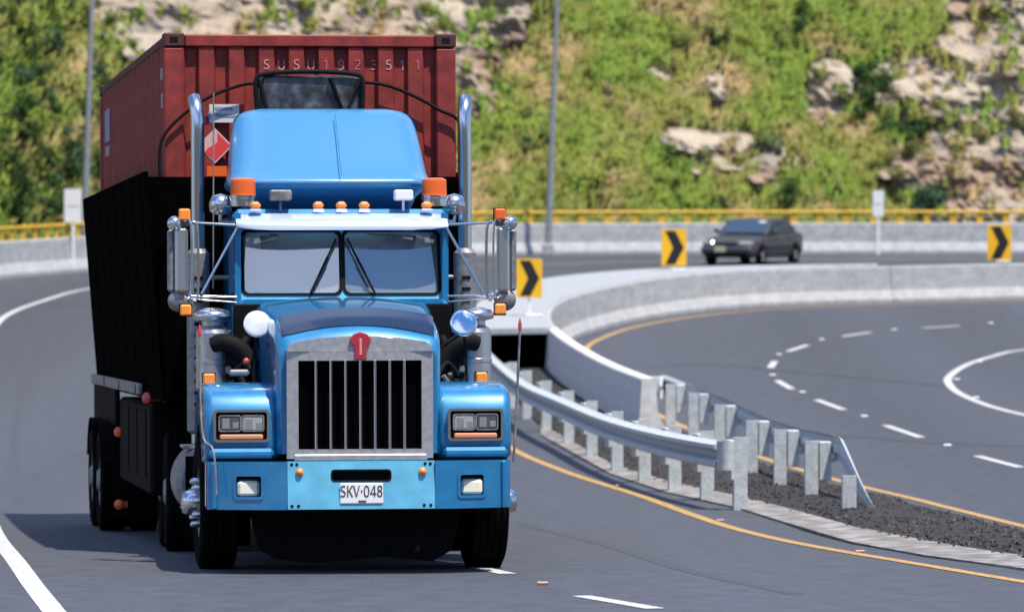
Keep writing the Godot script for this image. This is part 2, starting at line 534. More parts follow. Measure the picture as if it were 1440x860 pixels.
# ---------------------------------------------------------------- the setting
var white_out := []
var yellow_out := []
var dash_in := []
var white_in := []
var yellow_in := []
var rail_out := []
var rail_in := []
var median_line := []
func near_line(p: Vector2, line: Array) -> float:
	var best := 1e9
	for i in range(0, line.size() - 1):
		var q := Geometry2D.get_closest_point_to_segment(p, line[i], line[i + 1])
		best = minf(best, p.distance_squared_to(q))
	return sqrt(best)
func roads() -> void:
	white_out = smooth(hits([[190, 1010], [122, 920], [75, 860], [40, 815], [0, 762]]) + vecs([[-6.7, 58], [-8.95, 76], [-10.8, 92]]) + hits([[0, 450], [60, 423], [130, 405]]) + vecs([[-8.6, 129], [-4.2, 136.5]]) + hits([[790, 371], [860, 368.5]]) + vecs([[10.6, 145.6], [18, 146.4], [30, 147], [44, 147]]), 0.8)
	yellow_out = smooth(hits([[2000, 885], [1700, 855], [1440, 818], [1200, 778], [1040, 745], [900, 697], [800, 665], [722, 632]]) + vecs([[-0.95, 80], [-1.5, 90], [-1.6, 97], [-1.0, 104], [0.6, 109.5], [4, 113], [10, 115.4], [20, 118.8], [34, 123]]), 0.6)
	yellow_in = smooth(hits([[2100, 868], [1700, 795], [1440, 740], [1300, 705], [1220, 686], [1070, 643]]) + vecs([[2.75, 74], [2.1, 83], [1.65, 91]]) + hits([[825, 490], [850, 474], [900, 458], [1000, 442], [1130, 432], [1300, 427], [1440, 424]]) + vecs([[20, 114.8], [34, 118]]), 0.5)
	white_in = smooth(vecs([[12.4, 52], [10.4, 64]]) + hits([[1440, 583], [1390, 570], [1350, 553], [1335, 540], [1335, 530], [1360, 513], [1400, 500], [1440, 492]]) + vecs([[15, 100.5], [24, 104], [34, 107]]), 0.5)
	dash_in = smooth(vecs([[7.6, 48]]) + hits([[1405, 649], [1270, 606], [1168, 569], [1103, 541], [1086, 512], [1122, 489], [1200, 470], [1325, 460], [1440, 452]]) + vecs([[20, 109]]), 0.5)
	# the wide ground under everything
	var st := S()
	var ds := [-60.0, 0.0, 20.0, 36.0, 46.0, 55.0, 62.0, 70.0, 78.0, 86.0, 95.0, 103.0, 111.0, 121.0, 132.0, 141.0, 150.0, 170.0, 1490.0]
	var xs := [-900.0, -60.0, 0.0, 60.0, 900.0]
	st.set_smooth_group(0)
	for i in ds.size() - 1:
		for j in xs.size() - 1:
			quad(st, at(xs[j], ds[i], -0.22), at(xs[j + 1], ds[i], -0.22), at(xs[j + 1], ds[i + 1], -0.22), at(xs[j], ds[i + 1], -0.22), Vector3.UP)
	struct("ground", st, M.earth)
	# asphalt: one sheet, tone by lane wear
	var noise := FastNoiseLite.new()
	noise.seed = 91; noise.frequency = 0.09; noise.fractal_octaves = 3
	var gx := []; var gd := []
	var x := -17.0
	while x < 46.0:
		gx.append(x); x += 0.4 if x < 14 else 1.6
	var d := 4.0
	while d < 152.0:
		gd.append(d); d += 0.8
	var col := []
	for i in gd.size():
		var row := []
		for j in gx.size():
			var p := Vector2(gx[j], gd[i])
			var c := Color(0.80, 0.80, 0.80)
			if absf(p.x) < 14.5 or p.x > 0:
				c = Color(0.80, 0.80, 0.80)
			var nn := noise.get_noise_2d(p.x * 2.0, p.y * 0.07)
			row.append(c * (1.0 + 0.22 * nn))
		col.append(row)
	st = S()
	st.set_smooth_group(0)
	for i in gd.size() - 1:
		for j in gx.size() - 1:
			var q := [at(gx[j], gd[i]), at(gx[j], gd[i + 1]), at(gx[j + 1], gd[i + 1]), at(gx[j + 1], gd[i])]
			var k := [col[i][j], col[i + 1][j], col[i + 1][j + 1], col[i][j + 1]]
			for t in [[0, 1, 2], [0, 2, 3]]:
				for v: int in t:
					st.set_color(k[v]); st.add_vertex(q[v])
	var road := struct("road", st, M.asphalt)
	part("edge_line", ribbon(white_out, 0.16, 0.005), M.white_line, road)
	part("edge_line", ribbon(white_in, 0.15, 0.005), M.white_line, road)
	part("centre_line", ribbon(yellow_out, 0.13, 0.005), M.yellow_line, road)
	part("centre_line", ribbon(yellow_in, 0.13, 0.005), M.yellow_line, road)
	for q in [[1185, 473, 1225, 467], [1298, 461, 1350, 458], [1108, 494, 1136, 485], [1083.5, 517, 1090, 508], [1093, 535, 1114, 547], [1149, 562, 1187, 576], [1246, 598, 1296, 615], [1375, 641, 1436, 657], [600, 786, 648, 792], [672, 798, 714, 807], [817, 838, 922, 856]]:
		var a := hit(q[0], q[1]); var b := hit(q[2], q[3])
		part("lane_dash", ribbon([a, (a + b) / 2, b], 0.14, 0.005), M.white_line, road)
	for q in [[[900, 515], [1000, 512], [1080, 520], [1180, 529], [1330, 543]], [[1135, 611], [1200, 613], [1300, 622], [1440, 628]], [[40, 424], [80, 428], [130, 428]]]:
		var line := smooth(hits(q), 0.5)
		for i in line.size(): line[i] += Vector2(0, noise.get_noise_1d(i * 7.0) * 0.5)
		part("crack", ribbon(line, 0.15, 0.003), M.tar, road)
	for q in [[[22, 700], [20, 620], [27, 560], [34, 530]], [[41, 560], [37, 520], [40, 490]], [[735, 735], [830, 760], [960, 800], [1120, 835]]]:
		part("tyre_mark", ribbon(smooth(hits(q), 0.8), 0.14, 0.002), M.tyre_mark, road)
	var stud := S()
	box(stud, Vector3(0, 0.012, 0), Vector3(0.12, 0.024, 0.1), 0.01)
	var white_stud := mesh_of(stud, M.white)
	stud = S(); box(stud, Vector3(0, 0.012, 0), Vector3(0.08, 0.014, 0.07), 0.006)
	var orange_stud := mesh_of(stud, M.stud)
	for q in [[1156, 478], [1258, 464], [1394, 455], [1096, 499], [1087, 528], [1129, 552], [1216, 586], [1333, 627], [1378, 509], [1346, 534], [1373, 560]]:
		var h := hit(q[0], q[1])
		piece("road_stud", white_stud, road, Transform3D(Basis(), at(h.x, h.y, 0.004)))
	for q in [[870, 684], [1013, 733], [1210, 777], [763, 822]]:
		var h := hit(q[0], q[1])
		piece("road_stud", orange_stud, road, Transform3D(Basis(), at(h.x, h.y, 0.004)))
	# the median: loose gravel with a concrete gutter on the truck's side
	rail_out = smooth(vecs([[-0.55, 90], [-0.25, 84]]) + hits([[735, 590], [795, 627], [860, 661], [940, 690], [1030, 714]]), 0.5)
	var lo := hits([[760, 612], [860, 668], [940, 694], [1040, 716], [1100, 735], [1200, 765], [1300, 783], [1440, 802], [1700, 838], [2000, 870]])
	var hi := hits([[760, 598], [860, 655], [940, 680], [1040, 701], [1100, 716], [1200, 744], [1300, 764], [1440, 786], [1700, 822], [2000, 853]])
	st = S()
	for i in lo.size() - 1:
		var a: Vector2 = lo[i]; var b: Vector2 = lo[i + 1]; var c: Vector2 = hi[i + 1]; var e: Vector2 = hi[i]
		quad(st, at(a.x, a.y, 0.02), at(b.x, b.y, 0.02), at(c.x, c.y, 0.035), at(e.x, e.y, 0.035), Vector3.UP)
		quad(st, at(a.x, a.y, 0.02), at(b.x, b.y, 0.02), at(b.x, b.y, -0.02), at(a.x, a.y, -0.02), Vector3.BACK)
	struct("gutter", st, M.gutter)
	var inner := even(yellow_in, 1.0)
	st = S()
	var near := smooth([Vector2(-0.4, 92), Vector2(-0.1, 86), Vector2(0.25, 79)] + hi, 0.7)
	noise.frequency = 0.6
	median_line = []
	for p: Vector2 in near:
		if p.y > 92: continue
		var far := p.x + 0.3
		var best := 1e9
		for q: Vector2 in inner:
			if absf(q.y - p.y) < best and q.y < 93:
				best = absf(q.y - p.y); far = q.x - 0.32
		median_line.append([p.x, maxf(far, p.x + 0.2), p.y])
	for i in median_line.size() - 1:
		for k in 6:
			var f := func(m: Array, t: float) -> Vector3:
				var xx: float = lerpf(m[0], m[1], t)
				return at(xx, m[2], 0.032 + 0.05 * sin(t * PI) + 0.02 * noise.get_noise_2d(xx * 4, m[2] * 4) * sin(t * PI))
			quad(st, f.call(median_line[i], k / 6.0), f.call(median_line[i], (k + 1) / 6.0), f.call(median_line[i + 1], (k + 1) / 6.0), f.call(median_line[i + 1], k / 6.0), Vector3.UP)
	struct("median_gravel", st, M.gravel)
func _inside(p: Vector2) -> bool:
	for i in range(0, white_in.size() - 1):
		var a: Vector2 = white_in[i]; var b: Vector2 = white_in[i + 1]
		if (p.y >= a.y and p.y < b.y): return p.x > lerpf(a.x, b.x, (p.y - a.y) / (b.y - a.y))
	return false
func gravel_stones() -> void:
	var st := S()
	var pts := []
	for k in 6: pts.append(Vector3([1, -1, 0, 0, 0, 0][k], [0, 0, 0.8, -0.8, 0, 0][k], [0, 0, 0, 0, 1.1, -1.1][k]) * (0.8 + 0.1 * k * 0.7))
	for f in [[0, 2, 4], [0, 2, 5], [1, 2, 4], [1, 2, 5], [0, 3, 4], [0, 3, 5], [1, 3, 4], [1, 3, 5]]:
		tri(st, pts[f[0]], pts[f[1]], pts[f[2]], pts[f[0]] + pts[f[1]] + pts[f[2]])
	var mm := MultiMesh.new()
	mm.transform_format = MultiMesh.TRANSFORM_3D
	mm.use_colors = true
	mm.mesh = mesh_of(st, M.pebble)
	var places := []
	for i in median_line.size():
		var m: Array = median_line[i]
		if m[2] > 80 or m[2] < 33: continue
		for k in 75:
			var t := rng.randf()
			var s := rng.randf_range(0.008, 0.026) * (1.6 if rng.randf() < 0.05 else 1.0)
			var p := at(lerpf(m[0] - 0.06, m[1], t), m[2] + rng.randf_range(-0.4, 0.4), 0.034 + 0.05 * sin(t * PI))
			places.append([Transform3D(Basis.from_euler(Vector3(rng.randf() * 6, rng.randf() * 6, rng.randf() * 6)).scaled(Vector3.ONE * s), p), rng.randf()])
	mm.instance_count = places.size()
	for i in places.size():
		mm.set_instance_transform(i, places[i][0])
		var v: float = lerpf(0.3, 1.5, places[i][1] * places[i][1])
		mm.set_instance_color(i, Color(v, v * 0.95, v * 0.93))
	var o := MultiMeshInstance3D.new()
	o.name = "loose_stones"
	o.multimesh = mm
	add_child(o)
	o.set_meta("kind", "stuff")
	tag(o, "small dark loose stones lying along the gravel median", "gravel")

# ---- concrete barriers -------------------------------------------------------
const JERSEY := [[-0.29, -0.05], [-0.29, 0.08], [-0.15, 0.30], [-0.105, 0.84], [-0.085, 0.87], [0.085, 0.87], [0.105, 0.84], [0.15, 0.30], [0.29, 0.08], [0.29, -0.05]]
const PARAPET := [[-0.30, -0.05], [-0.30, 0.10], [-0.16, 0.38], [-0.12, 0.97], [-0.09, 1.0], [0.10, 1.0], [0.13, 0.97], [0.16, 0.38], [0.30, 0.10], [0.30, -0.05]]
const MEDIAN := [[-0.16, -0.05], [-0.15, 0.03], [-0.105, 0.845], [-0.085, 0.87], [0.085, 0.87], [0.105, 0.84], [0.15, 0.30], [0.29, 0.08], [0.29, -0.05]]
var far_line := []
func barrier(called: String, label: String, line: Array, prof: Array, seg_len: float, m: Material) -> Node3D:
	var root := thing(called, label, "barrier")
	var p := even(line, 0.5)
	var n := int(seg_len / 0.5)
	var i := 0
	while i < p.size() - 1:
		var sub := []
		for k in range(i, mini(i + n, p.size() - 1) + 1): sub.append(p[k])
		if sub.size() > 1:
			sub[0] = sub[0].lerp(sub[1], 0.012); sub[-1] = sub[-1].lerp(sub[-2], 0.012)
			var st := S()
			loft(st, sweep(sub, prof), false)
			part("barrier_segment", st, M.lightened_concrete if m == M.pale_concrete and sub[0].y < 90.0 else m, root)
		i += n
	return root
func barriers() -> void:
	var inner := smooth(vecs([[2.12, 71.6], [1.75, 76.5], [1.37, 82], [0.93, 89], [0.70, 95], [0.92, 99.8], [1.65, 103.3], [2.75, 106.3], [4.6, 109.3], [6.4, 110.9], [10, 112.5], [12.6, 113.8], [20, 116.5], [34, 120]]), 0.4)
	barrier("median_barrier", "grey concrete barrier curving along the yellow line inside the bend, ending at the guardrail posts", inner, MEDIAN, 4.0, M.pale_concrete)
	var outer := smooth(vecs([[-0.62, 90.6], [-0.80, 95.5], [-0.55, 101], [0.05, 105], [0.85, 107.4], [2.3, 109.6], [4.0, 111.2], [6.3, 112.6], [9, 113.6]]), 0.4)
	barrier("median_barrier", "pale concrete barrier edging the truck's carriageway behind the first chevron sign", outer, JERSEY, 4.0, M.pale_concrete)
	# cover slab between the two
	var st := S()
	var a := even(inner, 0.25); var b := even(outer, 0.25)
	var ia := []
	for p: Vector2 in a:
		if p.y > 91.0 and p.x < 8.0: ia.append(p)
	var n := 40
	var top := []
	for k in n + 1:
		var t := float(k) / n
		var pa: Vector2 = ia[int(t * (ia.size() - 1))]
		var ib := int(lerpf(0, b.size() * 0.88, t))
		top.append([pa, b[mini(ib, b.size() - 1)]])
	for k in n:
		var q := []
		for e in [top[k][0], top[k][1], top[k + 1][1], top[k + 1][0]]: q.append(at(e.x, e.y, 0.885))
		quad(st, q[0], q[1], q[2], q[3], Vector3.UP)
		quad(st, q[0] - Vector3(0, 0.11, 0), q[1] - Vector3(0, 0.11, 0), q[2] - Vector3(0, 0.11, 0), q[3] - Vector3(0, 0.11, 0), Vector3.DOWN)
		quad(st, q[0], q[3], q[3] - Vector3(0, 0.11, 0), q[0] - Vector3(0, 0.11, 0), Vector3.RIGHT)
		if k == 0: quad(st, q[0], q[1], q[1] - Vector3(0, 0.11, 0), q[0] - Vector3(0, 0.11, 0), Vector3.BACK)
	var slab := part(numbered("cover_slab"), st, M.slab, self)
	tag(slab, "flat pale concrete slab bridging the two barriers under the chevron sign posts", "slab")
	# added black sheet: the shade inside the open end of the hollow median
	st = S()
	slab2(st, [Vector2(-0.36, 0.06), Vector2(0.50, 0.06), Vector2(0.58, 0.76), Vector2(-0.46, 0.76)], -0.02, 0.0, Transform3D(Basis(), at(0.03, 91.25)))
	var sheet := part(numbered("cavity_shade_panel"), st, M.sheeting, self)
	tag(sheet, "added black sheet for the shade in the hollow median end under the pale slab", "panel")
	# outer parapet
	far_line = smooth(vecs([[-3.0, 12], [-4.6, 26], [-6.6, 40], [-9.2, 60], [-11.6, 80], [-13.4, 98], [-14.5, 112], [-14.6, 121]]) + hits([[0, 390], [60, 385], [120, 380]]) + vecs([[-10.2, 139.5], [-7, 144.5], [-3.6, 148.3], [0.2, 150.3], [4, 151.0], [9, 151.2], [17, 151.2], [30, 151.4], [44, 151.6]]), 0.6)
	barrier("parapet", "long grey concrete parapet round the outside of the bend under the yellow railing", far_line, PARAPET, 6.0, M.concrete)
	var root := thing("yellow_railing", "yellow steel railing on short posts along the top of the concrete parapet", "railing")
	var ps := even(far_line, 0.5)
	var first := 0
	while ps[first].y < 100: first += 1
	var cut := []
	for i in range(first, ps.size()): cut.append(ps[i])
	for k in range(0, cut.size() - 1, 12):
		var sub := []
		for i in range(k, mini(k + 12, cut.size() - 1) + 1): sub.append(at(cut[i].x, cut[i].y, 1.35))
		st = S()
		tube(st, sub, 0.055, 8)
		part("top_rail", st, M.rail_yellow, root)
	st = S()
	box(st, Vector3(0, 0.17, 0), Vector3(0.21, 0.34, 0.03), 0.006)
	box(st, Vector3(0, 0.012, 0), Vector3(0.26, 0.024, 0.16), 0.005)
	var post := mesh_of(st, M.rail_yellow)
	var spots := even(cut, 0.87)
	for i in spots.size():
		var nn := side(spots, i)
		piece("post", post, root, Transform3D(Basis(Vector3.UP, atan2(nn.x, -nn.y)), at(spots[i].x, spots[i].y, 1.0)))

# ---- guardrails ---------------------------------------------------------------
const WBEAM := [[0.0, -0.155], [0.045, -0.135], [0.11, -0.115], [0.11, -0.07], [-0.01, -0.035], [-0.01, 0.035], [0.11, 0.07], [0.11, 0.115], [0.045, 0.135], [0.0, 0.155]]
func wbeam(line: Array, sgn: float, height: Callable, full := 0.60, deep := 1.0) -> SurfaceTool:
	var prof := []
	for q in WBEAM: prof.append([q[0] * sgn, q[1]])
	for i in range(WBEAM.size() - 1, -1, -1): prof.append([(WBEAM[i][0] - 0.006) * sgn, WBEAM[i][1]])
	var st := S()
	var rings := []
	for i in line.size():
		var n := side(line, i)
		var ring := []
		var hh: float = height.call(line[i])
		var thin := lerpf(0.10, 1.0, clampf(hh / full, 0, 1))
		for q in prof: ring.append(at(line[i].x, line[i].y, hh) + Vector3(n.x * q[0] * thin * deep, q[1] * thin, -n.y * q[0] * thin * deep))
		rings.append(ring)
	var half := WBEAM.size()
	var m := prof.size()
	for i in rings.size() - 1:
		for k in m:
			var o := Vector3.ZERO
			var nrm := side(line, i)
			o = Vector3(nrm.x, 0, -nrm.y) * sgn * (1.0 if k < half - 1 else -1.0)
			st.set_smooth_group(-1)
			quad(st, rings[i][k], rings[i][(k + 1) % m], rings[i + 1][(k + 1) % m], rings[i + 1][k], o)
	return st
func guard_post(h: float) -> Mesh:
	var st := S()
	box(st, Vector3(0, h / 2 - 0.15, 0.055), Vector3(0.15, h + 0.3, 0.008), 0.002)
	box(st, Vector3(-0.071, h / 2 - 0.15, 0), Vector3(0.008, h + 0.3, 0.11), 0.002)
	box(st, Vector3(0.071, h / 2 - 0.15, 0), Vector3(0.008, h + 0.3, 0.11), 0.002)
	return mesh_of(st, M.galvanised)
func guardrails() -> void:
	var post := guard_post(0.80)
	var st := S()
	box(st, Vector3(0, -0.05, 0), Vector3(0.14, 0.44, 0.17), 0.008)
	var block := mesh_of(st, M.galvanised)
	st = S()
	lathe(st, [[0.0, 0.02], [0.02, 0.018], [0.026, 0.006], [0.026, 0.0]], Transform3D(), 8)
	var bolt := mesh_of(st, M.white)
	# truck side
	var root := thing("guardrail", "galvanised steel guardrail facing the truck, ending in a rounded terminal plate", "guardrail")
	var beam := smooth(vecs([[-0.75, 92], [-0.50, 86.5], [-0.15, 80]]) + hits([[748, 609], [795, 634], [860, 668], [940, 697], [1022, 718]]), 0.4)
	var rise := func(_p: Vector2) -> float: return 0.60
	var run := even(beam, 0.4)
	for k in range(0, run.size() - 1, 10):
		var sub := []
		for i in range(k, mini(k + 10, run.size() - 1) + 1): sub.append(run[i])
		if sub.size() > 1: part("rail_beam", wbeam(sub, 1.0 if _side_left(sub) else -1.0, rise), M.galvanised, root)
	var tip: Vector2 = run[-1]
	var dir: Vector2 = (run[-1] - run[-4]).normalized()
	var term := []
	for k in 9:
		var a := PI * 0.75 * k / 8.0
		term.append([dir * sin(a) * 0.16, (1.0 - cos(a)) * 0.10])
	st = S()
	var nn := Vector2(-dir.y, dir.x)
	if nn.x > 0: nn = -nn
	var rings := []
	for e in term:
		var p: Vector2 = tip + e[0] + nn * (0.07 - e[1])
		rings.append([at(p.x, p.y, 0.44), at(p.x, p.y, 0.76)])
	st.set_smooth_group(0)
	for i in rings.size() - 1:
		quad(st, rings[i][0], rings[i][1], rings[i + 1][1], rings[i + 1][0], Vector3(dir.x, 0, -dir.y) + Vector3(nn.x, 0, -nn.y) * 0.3)
	part("terminal", st, M.galvanised, root)
	for q in [[716, 573], [735, 588], [762, 606], [793, 624], [825, 643], [860, 663], [898, 678], [940, 691], [985, 703], [1031, 716]]:
		var h := hit(q[0], q[1])
		piece("post", post, root, Transform3D(Basis(Vector3.UP, 0.12), at(h.x + 0.07, h.y - 0.12)))
		piece("spacer", block, root, Transform3D(Basis(Vector3.UP, 0.3), at(h.x - 0.0, h.y - 0.1, 0.60)))
		piece("bolt", bolt, root, Transform3D(Basis(Vector3.RIGHT, PI / 2), at(h.x - 0.04, h.y - 0.24, 0.60)))
	# far carriageway side, its end buried in the gravel
	root = thing("guardrail", "galvanised guardrail on doubled posts, its end sloping down into the gravel median", "guardrail")
	var posts := [[912, 592, 0.0], [943, 606, 0.0], [975, 622, 0.0], [1012, 643, 0.0], [1057, 672, 0.0], [1097, 690, 0.0], [1141, 704, 0.05], [1194, 723, 0.32]]
	var bases := []
	for q in posts: bases.append(hit(q[0], q[1]))
	var line := [Vector2(2.30, 72.0)]
	for b: Vector2 in bases: line.append(b + Vector2(0.24, 0.10))
	line.append(hit(1246, 726) + Vector2(0, 0.0))
	line = smooth(line, 0.3)
	var d_last: float = hit(1246, 726).y
	var d_turn: float = bases[6].y - 0.6
	var drop := func(p: Vector2) -> float: return 0.60 - 0.62 * clampf((d_turn - p.y) / maxf(d_turn - d_last, 0.1), 0, 1)
	run = even(line, 0.3)
	for k in range(0, run.size() - 1, 12):
		var sub := []
		for i in range(k, mini(k + 12, run.size() - 1) + 1): sub.append(run[i])
		if sub.size() > 1: part("rail_beam", wbeam(sub, -1.0 if _side_left(sub) else 1.0, drop, 0.60, 0.4), M.galvanised, root)
	var post2 := guard_post(0.74)
	for i in bases.size():
		var h: Vector2 = bases[i]
		var low: float = posts[i][2]
		piece("post", post2, root, Transform3D(Basis(Vector3.UP, 0.05), at(h.x, h.y, -low)))
		if i < 7: piece("spacer", block, root, Transform3D(Basis(Vector3.UP, 0.05), at(h.x + 0.155, h.y + 0.02, 0.56 - low)))
func _side_left(p: Array) -> bool:
	return side(p, 0).x < 0

# ---- hillside -------------------------------------------------------------------
const BASE := [[-70.0, 60.0], [-30.0, 98.0], [-17.5, 120.0], [-15.8, 131.5], [-13.6, 138.5], [-9.0, 146.5], [-4.0, 151.5], [0.0, 153.2], [9.0, 154.0], [17.0, 154.0], [45.0, 156.0], [90.0, 140.0]]
# rock faces as [pixel x, pixel y, half width, half height, strength]
const ROCKS := [[250, 5, 105, 55, 1.7], [400, 0, 150, 70, 1.8], [560, 5, 140, 65, 1.7], [672, 60, 36, 95, 1.4], [700, 15, 34, 60, 1.2], [1290, 125, 65, 40, 1.25], [1390, 130, 80, 65, 1.3], [1410, 60, 70, 55, 1.0], [1360, 60, 35, 30, 1.0], [1390, 250, 80, 75, 1.35], [1340, 290, 45, 45, 1.1], [1165, 132, 30, 44, 1.25], [1340, 200, 90, 70, 1.2], [1405, 130, 75, 190, 1.5], [1010, 215, 62, 24, 1.05], [960, 200, 30, 22, 0.9], [1005, 125, 16, 26, 0.8], [925, 112, 24, 16, 0.8], [1060, 220, 36, 34, 0.9], [1420, 200, 40, 40, 1.0], [1100, 240, 60, 22, 0.5], [210, 70, 40, 20, 0.7]]
var hill_noise := FastNoiseLite.new()
var rock_noise := FastNoiseLite.new()
var small_noise := FastNoiseLite.new()
func foot(x: float) -> float:
	for i in BASE.size() - 1:
		if x < BASE[i + 1][0]:
			var t := clampf((x - BASE[i][0]) / (BASE[i + 1][0] - BASE[i][0]), 0, 1)
			return lerpf(BASE[i][1], BASE[i + 1][1], t * t * (3 - 2 * t) * 0.5 + t * 0.5)
	return BASE[-1][1]
func rockiness(p: Vector3) -> float:
	var q := pixel_of(p)
	var v := 0.0
	for r in ROCKS:
		var e := pow((q.x - r[0]) / r[2], 2) + pow((q.y - r[1]) / r[3], 2)
		if e < 4.0: v = maxf(v, r[4] * (1.25 - e * 0.62))
	v += hill_noise.get_noise_3d(p.x * 5.0, p.y * 5.0, 3.0) * 0.75
	return v
func hill_at(x: float, v: float) -> Array:
	var d := foot(x) + v * 0.72 + hill_noise.get_noise_2d(x, v * 1.2) * 1.3 * clampf(v / 2.0, 0, 1)
	var p := Vector3(x, ground(minf(d, 150)) + v - 0.1, -d)
	var r := smoothstep(0.42, 0.62, rockiness(p)) if v < 14 and absf(x) < 24 else (1.0 if hill_noise.get_noise_2d(x * 1.6, v * 1.6 + 40) > 0.25 else 0.0)
	var ledge := floorf(small_noise.get_noise_2d(p.x * 0.35, p.y * 0.7 + 30.0) * 5.0 + p.y * 1.1) - p.y * 1.1
	var crag := ledge * -0.22 + absf(rock_noise.get_noise_3d(p.x * 1.0, p.y * 0.75, p.z * 0.8)) * 1.1 + rock_noise.get_noise_3d(p.x * 2.6 + 9, p.y * 2.3, p.z * 2.0) * 0.35 + small_noise.get_noise_2d(p.x * 2.2, p.y * 2.2) * 0.16
	p.z += r * (crag * 0.85 - 0.05) + (1.0 - r) * small_noise.get_noise_2d(p.x, p.y) * 0.22
	p.y += r * rock_noise.get_noise_3d(p.x * 2.0, p.y * 2.0, p.z + 5) * 0.12
	return [p, r]
func hillside() -> void:
	hill_noise.seed = 5; hill_noise.frequency = 0.11; hill_noise.fractal_octaves = 3
	rock_noise.seed = 17; rock_noise.noise_type = FastNoiseLite.TYPE_CELLULAR; rock_noise.frequency = 0.42
	rock_noise.cellular_return_type = FastNoiseLite.RETURN_DISTANCE2_SUB; rock_noise.fractal_octaves = 3; rock_noise.fractal_type = FastNoiseLite.FRACTAL_FBM
	small_noise.seed = 23; small_noise.frequency = 0.8; small_noise.fractal_octaves = 4
	var xs := []; var vs := []
	var x := -70.0
	while x < 88.0:
		xs.append(x); x += 0.14 if absf(x - 0.5) < 20.5 else 2.5
	var v := 0.0
	while v < 46.0:
		vs.append(v); v += 0.14 if v < 10.5 else 2.4
	var pos := PackedVector3Array(); var col := PackedColorArray(); var idx := PackedInt32Array()
	var tint := FastNoiseLite.new()
	tint.seed = 77; tint.frequency = 0.5; tint.fractal_octaves = 3
	for j in vs.size():
		for i in xs.size():
			var h := hill_at(xs[i], vs[j])
			pos.append(h[0])
			var t := tint.get_noise_2d(xs[i], vs[j]) * 0.5 + 0.5
			var u := tint.get_noise_2d(xs[i] * 0.5 + 50, vs[j] * 0.5)
			var rock := Color(0.68, 0.56, 0.43).lerp(Color(0.46, 0.40, 0.34), smoothstep(0.45, 0.75, t)).lerp(Color(0.76, 0.66, 0.53), smoothstep(0.0, 0.3, u))
			if u < -0.28: rock = rock.lerp(Color(0.42, 0.24, 0.17), 0.5)
			var soil := Color(0.25, 0.20, 0.11).lerp(Color(0.16, 0.16, 0.07), t)
			col.append(soil.lerp(rock, h[1]))
	var w := xs.size()
	for j in vs.size() - 1:
		for i in w - 1:
			var a := j * w + i
			idx.append_array([a, a + w, a + 1, a + 1, a + w, a + w + 1])
	var st := S()
	for i in idx:
		st.set_color(col[i]); st.add_vertex(pos[i])
	struct("hillside", st, M.hill)
	# the other side of the valley, behind the camera: what the paint and glass mirror
	st = S()
	for i in 40:
		for j in 8:
			var q := []
			for e in [[0, 0], [1, 0], [1, 1], [0, 1]]:
				var xx := lerpf(-320, 320, (i + e[0]) / 40.0)
				var up: float = (j + e[1]) / 8.0
				q.append(Vector3(xx, -6.0 + up * 52.0 + hill_noise.get_noise_2d(xx * 0.25, up * 12.0) * 14.0 * up, 95.0 + up * 60.0 + absf(xx) * 0.1 + hill_noise.get_noise_2d(xx * 0.3 + 90, up * 9.0) * 12.0))
			st.set_color(Color(0.07, 0.09, 0.04))
			quad(st, q[0], q[1], q[2], q[3], Vector3(0, 0.5, -1))
	struct("valley_side", st, M.hill)

# ---------------------------------------------------------------- the truck
func frame_at(px: float, d: float, deg: float, slope: float) -> Transform3D:
	var a := deg_to_rad(deg)
	var z := Vector3(sin(a), slope * cos(a), cos(a)).normalized()
	var x := Vector3(cos(a), 0, -sin(a))
	return Transform3D(Basis(x, z.cross(x), z), at((px - MID.x) * d / FOCAL, d))
func floor_under(f: Transform3D, x: float, z: float) -> float:      # height of the road in a vehicle's own axes
	var p := f * Vector3(x, 0, z)
	return ground(-p.z) - p.y
func hood_ring(z: float, lift := 0.0) -> Array:
	var zs := [-0.16, -0.20, -0.35, -0.62, -1.0, -1.4, -1.78]
	var ws := [0.595, 0.625, 0.64, 0.645, 0.655, 0.68, 0.71]
	var yc := [1.815, 1.872, 1.935, 2.01, 2.055, 2.095, 2.125]
	var ye := [1.745, 1.800, 1.875, 1.96, 2.01, 2.055, 2.085]
	var i := 0
	while i < zs.size() - 2 and z < zs[i + 1]: i += 1
	var t: float = clampf((z - zs[i]) / (zs[i + 1] - zs[i]), 0, 1)
	var w: float = lerpf(ws[i], ws[i + 1], t); var c: float = lerpf(yc[i], yc[i + 1], t) + lift; var e: float = lerpf(ye[i], ye[i + 1], t) + lift
	var r := 0.11
	var half := [Vector2(w, 0.92), Vector2(w, 1.3), Vector2(w, e - r)]
	for k in range(1, 6):
		var a := PI / 2 * k / 5.0
		half.append(Vector2(w - r + cos(a) * r, e - r + sin(a) * r))
	for k in range(1, 5):
		var f := k / 4.0
		half.append(Vector2((w - r) * (1 - f), lerpf(e, c, 1 - (1 - f) * (1 - f))))
	var ring := []
	for p in half: ring.append(Vector3(p.x, p.y, z))
	for k in range(half.size() - 2, -1, -1): ring.append(Vector3(-half[k].x, half[k].y, z))
	return ring
func both(body: Callable) -> void:
	body.call(-1.0)
	body.call(1.0)
